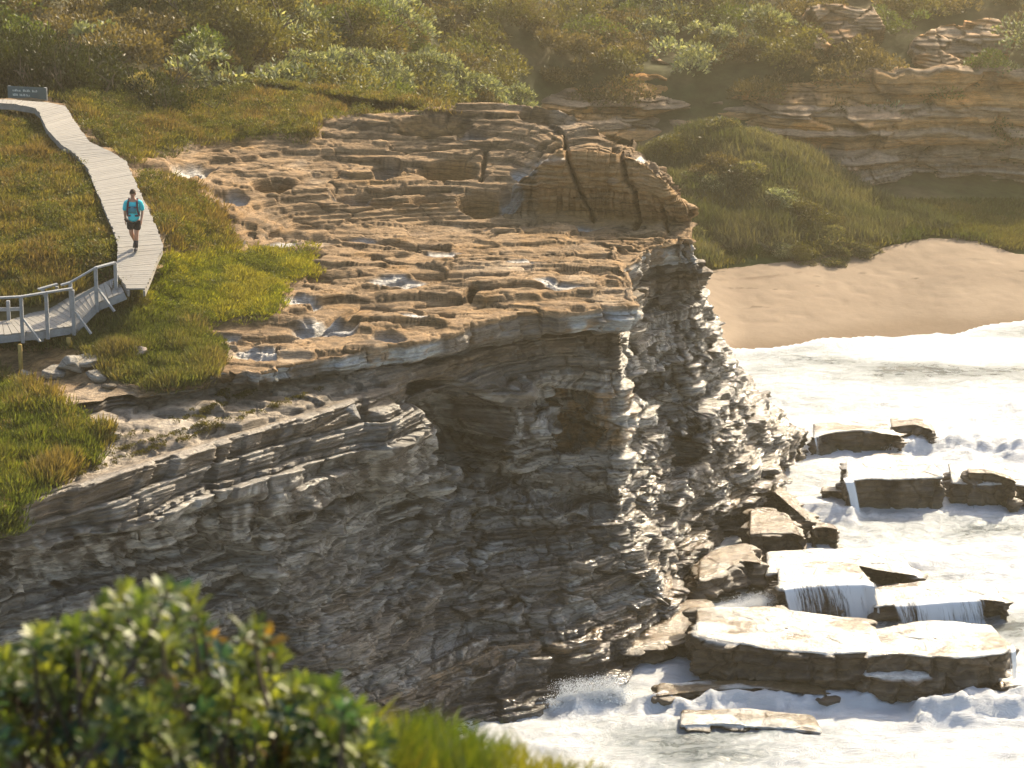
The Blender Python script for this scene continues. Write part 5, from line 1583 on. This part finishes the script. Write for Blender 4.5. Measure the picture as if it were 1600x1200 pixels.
boulder('grey rock fragment on the ledge under the pale slab', 150, 590, .4, 8, .45)
boulder('rounded grey knob on the brink of the lower ledge before the deep recess', 545, 652, .38, 9, .8, tint=(.28, .27, .25))

# ------------------------------------------------------------------ hiker
def skin_mesh(name, pts, edges, radii, mat, parent, sub=2, root=0):
    me = bpy.data.meshes.new(name)
    me.from_pydata([tuple(p) for p in pts], edges, [])
    me.materials.append(mat)
    o = link(name, me, parent)
    m = o.modifiers.new('skin', 'SKIN'); m.use_smooth_shade = True
    sl = me.skin_vertices[0].data
    for i, r_ in enumerate(radii):
        rr = r_ if hasattr(r_, '__len__') else (r_, r_)
        sl[i].radius = rr
        sl[i].use_root = (i == root)
    s = o.modifiers.new('sub', 'SUBSURF'); s.levels = sub; s.render_levels = sub
    return o

def lathe(mb, rings, n=20):
    """rings: (centre, rx, ry)"""
    vs, fs = [], []
    for c, rx, ry in rings:
        for k in range(n):
            a = 2 * math.pi * k / n
            vs.append((c[0] + rx * math.cos(a), c[1] + ry * math.sin(a), c[2]))
    for i in range(len(rings) - 1):
        for k in range(n):
            k2 = (k + 1) % n
            fs.append((i * n + k, i * n + k2, (i + 1) * n + k2, (i + 1) * n + k))
    fs.append(tuple(range(n - 1, -1, -1))); fs.append(tuple((len(rings) - 1) * n + k for k in range(n)))
    mb.add(vs, fs)

M_SKIN = mat_simple('skin', (.42, .22, .14), rough=.55, noise=.08, scale=10)
M_TEE = mat_simple('turquoise_cloth', (.03, .55, .60), rough=.8, noise=.12, scale=14)
M_SHORTS = mat_simple('black_cloth', (.012, .012, .016), rough=.85, noise=.2, scale=14)
M_STRAP = mat_simple('maroon_webbing', (.075, .025, .05), rough=.8, noise=.2, scale=20)
M_PACK = mat_simple('teal_pack_cloth', (.02, .20, .25), rough=.75, noise=.15, scale=12)
M_HAIR = mat_simple('brown_hair', (.055, .032, .02), rough=.8, noise=.3, scale=40)
M_SHOE = mat_simple('dark_sock_and_shoe', (.03, .025, .032), rough=.75, noise=.2, scale=14)
M_SOLE = mat_simple('shoe_sole', (.16, .16, .15), rough=.8, noise=.1, scale=14)
M_EYE = mat_simple('eye', (.02, .015, .012), rough=.2, noise=.1, scale=20)
M_LIP = mat_simple('lip', (.33, .12, .09), rough=.5, noise=.1, scale=20)

def hiker():
    feet = at_z(211, 391, 12.16)
    o = empty('person', tuple(feet), R(-3))
    tag(o, 'hiker in turquoise shirt and black shorts wearing a backpack, walking down the boardwalk', 'person')
    # the figure walks towards -Y (towards the camera); x to the picture's right
    sk = lambda *a: a
    V, E, Rr = [], [], []
    def v(p, r_, frm=None):
        V.append(p); Rr.append(r_)
        if frm is not None: E.append((frm, len(V) - 1))
        return len(V) - 1
    pel = v((0, 0, .95), (.135, .10))
    w = v((0, -.01, 1.08), (.12, .09), pel)
    ch = v((0, -.02, 1.28), (.165, .115), w)
    nb = v((0, -.015, 1.44), (.085, .075), ch)
    nk = v((0, -.03, 1.52), (.052, .055), nb)
    hd0 = v((0, -.045, 1.58), (.062, .075), nk)
    hd1 = v((0, -.05, 1.66), (.075, .092), hd0)
    hd2 = v((0, -.045, 1.73), (.06, .075), hd1)
    tips = {}
    for s_ in (-1, 1):
        sh = v((s_ * .185, 0, 1.40), (.062, .062), nb)
        el = v((s_ * .245, .03 * s_, 1.12), (.043, .043), sh)
        wr = v((s_ * .235, -.07 - .05 * s_, .90), (.029, .032), el)
        pm = v((s_ * .228, -.085 - .05 * s_, .83), (.022, .040), wr)
        tips[s_] = V[pm]
        # fingers, unequal, slightly curled; thumb from the side of the palm
        for k, (off, l_) in enumerate(((-.032, .062), (-.011, .072), (.011, .068), (.031, .052))):
            x, y, z = V[pm]
            f1_ = v((x + s_ * .004, y + off, z - .045), .0088, pm)
            v((x - s_ * .014, y + off * .95 - .004, z - .045 - l_ * .62), .0078, f1_)
        x, y, z = V[wr]
        t1 = v((x - s_ * .008, y - .045, z - .055), .011, wr)
        v((x - s_ * .016, y - .06, z - .10), .009, t1)
        hp = v((s_ * .088, 0, .90), (.095, .10), pel)
        if s_ > 0:      # leading leg, foot under the body
            kn, an = (s_ * .075, -.10, .50), (.045, -.045, .085)
        else:           # trailing leg, heel lifting behind
            kn, an = (s_ * .085, -.02, .50), (-.035, .26, .19)
        k_ = v(kn, (.062, .066), hp)
        md = v(tuple((np.array(kn) * .55 + np.array(an) * .45) + np.array((0, .02, 0))), (.057, .060), k_)
        a_ = v(an, (.036, .040), md)
        tips['f%d' % s_] = an
        tz = -.035 if s_ > 0 else -.13
        v((an[0], an[1] - .14, an[2] + tz), (.036, .025), a_)
    skin_mesh('body', V, E, Rr, M_SKIN, o, 2, pel)
    # face
    for s_ in (-1, 1):
        mb = MB(); lathe(mb, [((s_ * .030, -.142 , 1.653 + q), .011, .006) for q in (-.006, 0, .006)], 8)
        mb.build('eye', M_EYE, o, smooth=True)
    mb = MB(); mb.tube([(0, -.128, 1.655), (0, -.155, 1.628), (0, -.140, 1.618)], [.008, .014, .008], 8); mb.build('nose', M_SKIN, o, smooth=True)
    mb = MB(); mb.tube([(-.024, -.118, 1.590), (0, -.132, 1.588), (.024, -.118, 1.590)], [.003, .007, .003], 8); mb.build('mouth', M_LIP, o, smooth=True)
    for s_ in (-1, 1):
        mb = MB(); lathe(mb, [((s_ * .080, -.03, 1.61), .008, .014), ((s_ * .085, -.028, 1.64), .011, .021), ((s_ * .083, -.026, 1.67), .007, .012)], 10); mb.build('ear', M_SKIN, o, smooth=True)
    # hair cap
    mb = MB()
    rings = []
    for i in range(9):
        t = i / 8
        z = 1.66 + .115 * math.sin(t * math.pi / 2)
        k = math.cos(t * math.pi / 2)
        rings.append(((0, -.028 + .012 * t, z), .083 * k + .004, .098 * k + .004))
    lathe(mb, rings, 24); lathe(mb, [((0, .01, 1.58), .066, .05), ((0, .005, 1.63), .076, .066), ((0, -.01, 1.68), .078, .078)], 20)
    mb.build('hair', M_HAIR, o, smooth=True)
    # shirt: torso and sleeves as one skin surface
    V2, E2, R2 = [], [], []
    def v2(p, r_, frm=None):
        V2.append(p); R2.append(r_)
        if frm is not None: E2.append((frm, len(V2) - 1))
        return len(V2) - 1
    a = v2((0, 0, .80), (.20, .19)); b = v2((0, -.01, 1.08), (.172, .15), a); c = v2((0, -.02, 1.28), (.19, .14), b); d = v2((0, -.015, 1.425), (.115, .095), c); v2((0, -.02, 1.475), (.07, .068), d)
    for s_ in (-1, 1):
        e = v2((s_ * .20, 0, 1.395), (.078, .078), d); f_ = v2((s_ * .235, .02 * s_, 1.24), (.076, .076), e); v2((s_ * .25, .03 * s_, 1.135), (.074, .074), f_)
    skin_mesh('shirt', V2, E2, R2, M_TEE, o, 2, 0)
    V3 = [(0, 0, .93), (-.10, -.005, .80), (-.102, -.03, .60), (.10, -.01, .80), (.098, -.065, .58)]
    V3 = [(0, 0, .94), (-.095, -.005, .84), (-.10, -.02, .585), (.095, -.015, .84), (.092, -.07, .575)]
    skin_mesh('shorts', V3, [(0, 1), (1, 2), (0, 3), (3, 4)], [(.19, .18), (.115, .12), (.112, .115), (.115, .12), (.112, .115)], M_SHORTS, o, 2, 0)
    # backpack with shoulder straps
    mb = MB()
    lathe(mb, [((0, .20, .98), .10, .06), ((0, .21, 1.02), .145, .09), ((0, .22, 1.2), .155, .10), ((0, .21, 1.4), .135, .085), ((0, .19, 1.47), .08, .05)], 20)
    bpk = mb.build('backpack', M_PACK, o, smooth=True)
    for s_ in (-1, 1):
        mb = MB()
        pts = [(s_ * .10, .13, 1.43), (s_ * .115, .02, 1.49), (s_ * .125, -.10, 1.43), (s_ * .135, -.155, 1.30), (s_ * .15, -.15, 1.15), (s_ * .17, -.06, 1.03), (s_ * .15, .10, 1.0)]
        for p_, q_ in zip(pts[:-1], pts[1:]): mb.bar(p_, q_, .055, .022, up=(s_ * .4, -1, .3))
        mb.build('strap', M_STRAP, bpk)
    mb = MB(); mb.bar((-.135, -.168, 1.27), (.135, -.168, 1.27), .02, .03); mb.build('chest_strap', M_STRAP, bpk)
    mb = MB(); mb.bar((-.17, -.135, 1.03), (.17, -.135, 1.03), .02, .045); mb.build('hip_belt', M_STRAP, bpk)
    mb = MB(); lathe(mb, [((0, -.155, 1.10), .095, .02), ((0, -.16, 1.18), .105, .025), ((0, -.16, 1.30), .09, .02)], 14); mb.build('shirt_print', M_PACK, o, smooth=True)
    # socks and shoes
    for s_, an, tz in ((1, (.045, -.045, .085), 0), (-1, (-.035, .26, .19), .5)):
        mb = MB()
        up = np.array((an[0] + s_ * .012, an[1] - (.01 if s_ > 0 else .11), an[2] + .22))
        mb.tube([an, tuple((np.array(an) + up) / 2), tuple(up)], [.047, .056, .062], 12)
        so = mb.build('sock', M_SHOE, o, smooth=True)
        toe = np.array((an[0], an[1] - .19, an[2] - .045 - .10 * tz)); heel = np.array((an[0], an[1] + .05, an[2] - .04 + .02 * tz))
        mb = MB(); mb.tube([heel + (0, .02, 0), heel + (0, -.04, .01), (toe + heel) / 2 + (0, 0, .012), toe + (0, .05, .0), toe], [.03, .047, .050, .045, .022], 12)
        sh = mb.build('shoe', M_SHOE, o, smooth=True)
        mb = MB(); mb.bar(heel + (0, .03, -.037), toe + (0, .01, -.035), .085, .02); mb.build('sole', M_SOLE, sh)
hiker()

# ------------------------------------------------------------------ the photographer's own headland: bank, bush, grass close to the camera
def bank():
    gx = np.arange(-9, 6.01, .12); gy = np.arange(-4, 15.01, .12)
    X, Y = np.meshgrid(gx, gy)
    Z = np.interp(Y, [-4, 0, 3, 6, 9, 12, 13.5, 15], [29.2, 28.9, 28.0, 27.0, 25.85, 24.2, 21, 15]) + .12 * fbm(X, Y, 0 * X, 4) - .10 * np.maximum(X, 0) ** 1.5
    P = np.stack([X, Y, Z], -1)
    c = mix(np.broadcast_to(np.array((.06, .05, .02)), P.shape), np.array((.09, .09, .03)), sst(-.2, .3, fbm(X * 2, Y * 2, Z, 3)))
    r_, c_ = X.shape
    o = link('near_bank', np_mesh('near_bank', P.reshape(-1, 3), grid_faces(r_, c_), M_GROUND, c.reshape(-1, 3), smooth=True))
    tag(o, 'grassy bank falling away below the viewpoint', 'bank', kind='structure')
bank()

def near_bush():
    r_ = np.random.default_rng(41)
    base = at_d(150, 1330, 9.0)
    o = empty('leathery_bush', tuple(base))
    tag(o, 'near out of focus bush with rosettes of leathery green leaves', 'bush')
    V, Fq, C, off = [], [], [], 0
    st = MB()
    def top_y(px):
        return np.interp(px, [-100, 20, 60, 150, 230, 290, 330, 400, 450, 520, 570, 620], [1000, 990, 975, 925, 895, 915, 985, 960, 1045, 1060, 1105, 1170])
    n = 520
    for i in range(n):
        px = r_.uniform(-140, 610)
        ty = top_y(px)
        u = r_.random() ** 1.1
        py = ty + 14 + u * (1290 - ty)
        d = 9.0 + r_.normal() * .22 - .5 * u + .25 * math.sin(px * .02)
        p = at_d(px, py, d)
        ax = np.array((r_.normal() * .45, r_.normal() * .45 - .15, 1.0)); ax /= np.linalg.norm(ax)
        m = r_.integers(9, 15)
        a = np.arange(m) * 2.399 + r_.random() * 6
        t = np.linspace(0, 1, m)
        e1 = np.cross(ax, (0, 1, .2)); e1 /= np.linalg.norm(e1); e2 = np.cross(ax, e1)
        lat = (np.cos(a)[:, None] * e1 + np.sin(a)[:, None] * e2)
        d_ = lat * (1.15 - .55 * t[:, None]) + ax * (.15 + .85 * t[:, None])
        b0 = p - ax * .045 * (1 - t[:, None])
        ln = r_.uniform(.065, .10, m) * (1.05 - .35 * t)
        # leaf of six corners, folded along the rib
        d_ /= np.linalg.norm(d_, axis=1, keepdims=True)
        sd_ = np.cross(d_, ax + r_.normal(size=3) * .15); sd_ /= np.linalg.norm(sd_, axis=1, keepdims=True) + 1e-9
        up = np.cross(sd_, d_)
        w = ln * r_.uniform(.30, .40, m)
        L1, W1 = ln[:, None], w[:, None]
        q0 = b0; q1 = b0 + d_ * L1 * .45 + up * L1 * .05; q2 = b0 + d_ * L1 - up * L1 * .06
        r1 = b0 + d_ * L1 * .35 + sd_ * W1 * .42 + up * L1 * .10; r2 = b0 + d_ * L1 * .75 + sd_ * W1 * .5 + up * L1 * .06
        l1 = b0 + d_ * L1 * .35 - sd_ * W1 * .42 + up * L1 * .10; l2 = b0 + d_ * L1 * .75 - sd_ * W1 * .5 + up * L1 * .06
        vv = np.stack([q0, q1, q2, r1, r2, l1, l2], 1).reshape(-1, 3)
        k = np.arange(m)[:, None] * 7
        ff = np.concatenate([k + np.array([[0, 3, 4, 1]]), k + np.array([[1, 4, 2, 2]]) * 0 + k * 0 + np.array([[0, 1, 6, 5]])], 0)
        f3 = np.concatenate([k + np.array([[1, 4, 2, 2]]), k + np.array([[1, 2, 6, 6]])], 0)
        V.append(vv - base); Fq.append((ff + off, f3[:, :3] + off)); off += len(vv)
        g = np.array((.070, .125, .032)) * (1 - r_.random() * .5) + np.array((.19, .19, .03)) * r_.random()
        g = g * .95
        if r_.random() < .03: g = np.array((.20, .13, .03))
        elif r_.random() < .15: g = np.array((.035, .085, .06))
        C.append(np.repeat(np.clip(g * r_.uniform(.7, 1.35, (m, 1)), .01, .5), 7, 0))
        if i % 2 == 0:
            q = p + np.array((r_.normal() * .1, r_.normal() * .08, -.3))
            st.tube([p - base, (p + q) / 2 - base + r_.normal(size=3) * .015, q - base], [.006, .008, .010], 5)
    Vv = np.concatenate(V); f4 = np.concatenate([a for a, b in Fq]); f3 = np.concatenate([b for a, b in Fq])
    me = bpy.data.meshes.new('foliage')
    me.from_pydata(Vv.tolist(), [], f4.tolist() + f3.tolist())
    me.materials.append(M_LEAF2)
    ca = me.color_attributes.new('Col', 'FLOAT_COLOR', 'POINT')
    cc = np.ones((len(Vv), 4), np.float32); cc[:, :3] = np.concatenate(C)
    ca.data.foreach_set('color', cc.ravel())
    me.polygons.foreach_set('use_smooth', np.ones(len(me.polygons), bool))
    link('foliage', me, o)
    for k in range(9):
        a, b = np.array((r_.uniform(-.3, .3), r_.uniform(-.1, .2), -.9)), np.array((r_.uniform(-1.0, .75), r_.uniform(-.2, .3), r_.uniform(.1, .5)))
        m_ = MB(); m_.tube([a, (a + b) / 2 + (0, 0, .1), b], [.03, .022, .010], 6); m_.build('branch', M_STEM, o, smooth=True)
    tw = st.build('twigs', M_STEM, o); tw['kind'] = 'stuff'
near_bush()

def near_grass():
    r_ = np.random.default_rng(19)
    V, C = [], []
    n = 9000
    px = r_.uniform(380, 1010, n)
    edge = np.interp(px, [380, 470, 540, 620, 700, 780, 860, 940, 1010], [1170, 1120, 1095, 1092, 1100, 1128, 1160, 1180, 1196])
    tip = edge + 4 + r_.random(n) ** .8 * 130 + np.where(r_.random(n) < .06, -14, 0)
    d = r_.uniform(8.6, 11.5, n)
    dx, dy = (px - 800) / F_PX, (600 - tip) / F_PX
    ry, rz = CP + dy * SP, -SP + dy * CP
    T = np.stack([dx * d / ry, d, CAM_Z + rz * d / ry], 1)
    L_ = r_.uniform(.14, .34, n)
    lean = np.stack([r_.normal(size=n) * .35 + .25, r_.normal(size=n) * .3, np.ones(n)], 1)
    lean /= np.linalg.norm(lean, axis=1, keepdims=True)
    Bs = T - lean * L_[:, None]
    Vv, Fq = leaf_quads(Bs, lean, rdir(r_, n), L_, r_.uniform(.006, .013, n), fold=.03)
    f = np.clip(.5 + fbm(px * .012, tip * .02, 0 * px, 3) * 1.4 + r_.normal(size=n) * .15, 0, 1)[:, None]
    c = np.array((.065, .10, .016)) * (1 - f) + np.array((.17, .17, .03)) * f
    o = link('near_grass', np_mesh('near_grass', Vv, Fq, M_LEAF, np.repeat(c * r_.uniform(.7, 1.3, (n, 1)), 4, 0)))
    tag(o, 'blurred green grass close to the camera right of the near bush', 'grass', kind='stuff')
near_grass()

# ------------------------------------------------------------------ salt haze hanging in the air
def haze():
    mb = MB()
    x0, x1, y0, y1, z0, z1 = -95, 125, -8, 305, -6, 62
    mb.add([(x0, y0, z0), (x1, y0, z0), (x1, y1, z0), (x0, y1, z0), (x0, y0, z1), (x1, y0, z1), (x1, y1, z1), (x0, y1, z1)],
           [(3, 2, 1, 0), (4, 5, 6, 7), (0, 1, 5, 4), (1, 2, 6, 5), (2, 3, 7, 6), (3, 0, 4, 7)])
    m = bpy.data.materials.new('haze'); m.use_nodes = True
    nt = m.node_tree; nt.nodes.clear()
    out = nt.nodes.new('ShaderNodeOutputMaterial'); pv = nt.nodes.new('ShaderNodeVolumePrincipled')
    pv.inputs['Color'].default_value = (.97, .85, .58, 1)
    pv.inputs['Density'].default_value = 0.0008
    pv.inputs['Anisotropy'].default_value = 0.8
    nt.links.new(pv.outputs[0], out.inputs['Volume'])
    o = mb.build('haze', m)
    tag(o, 'warm salt haze in the air', 'haze', kind='stuff')
haze()
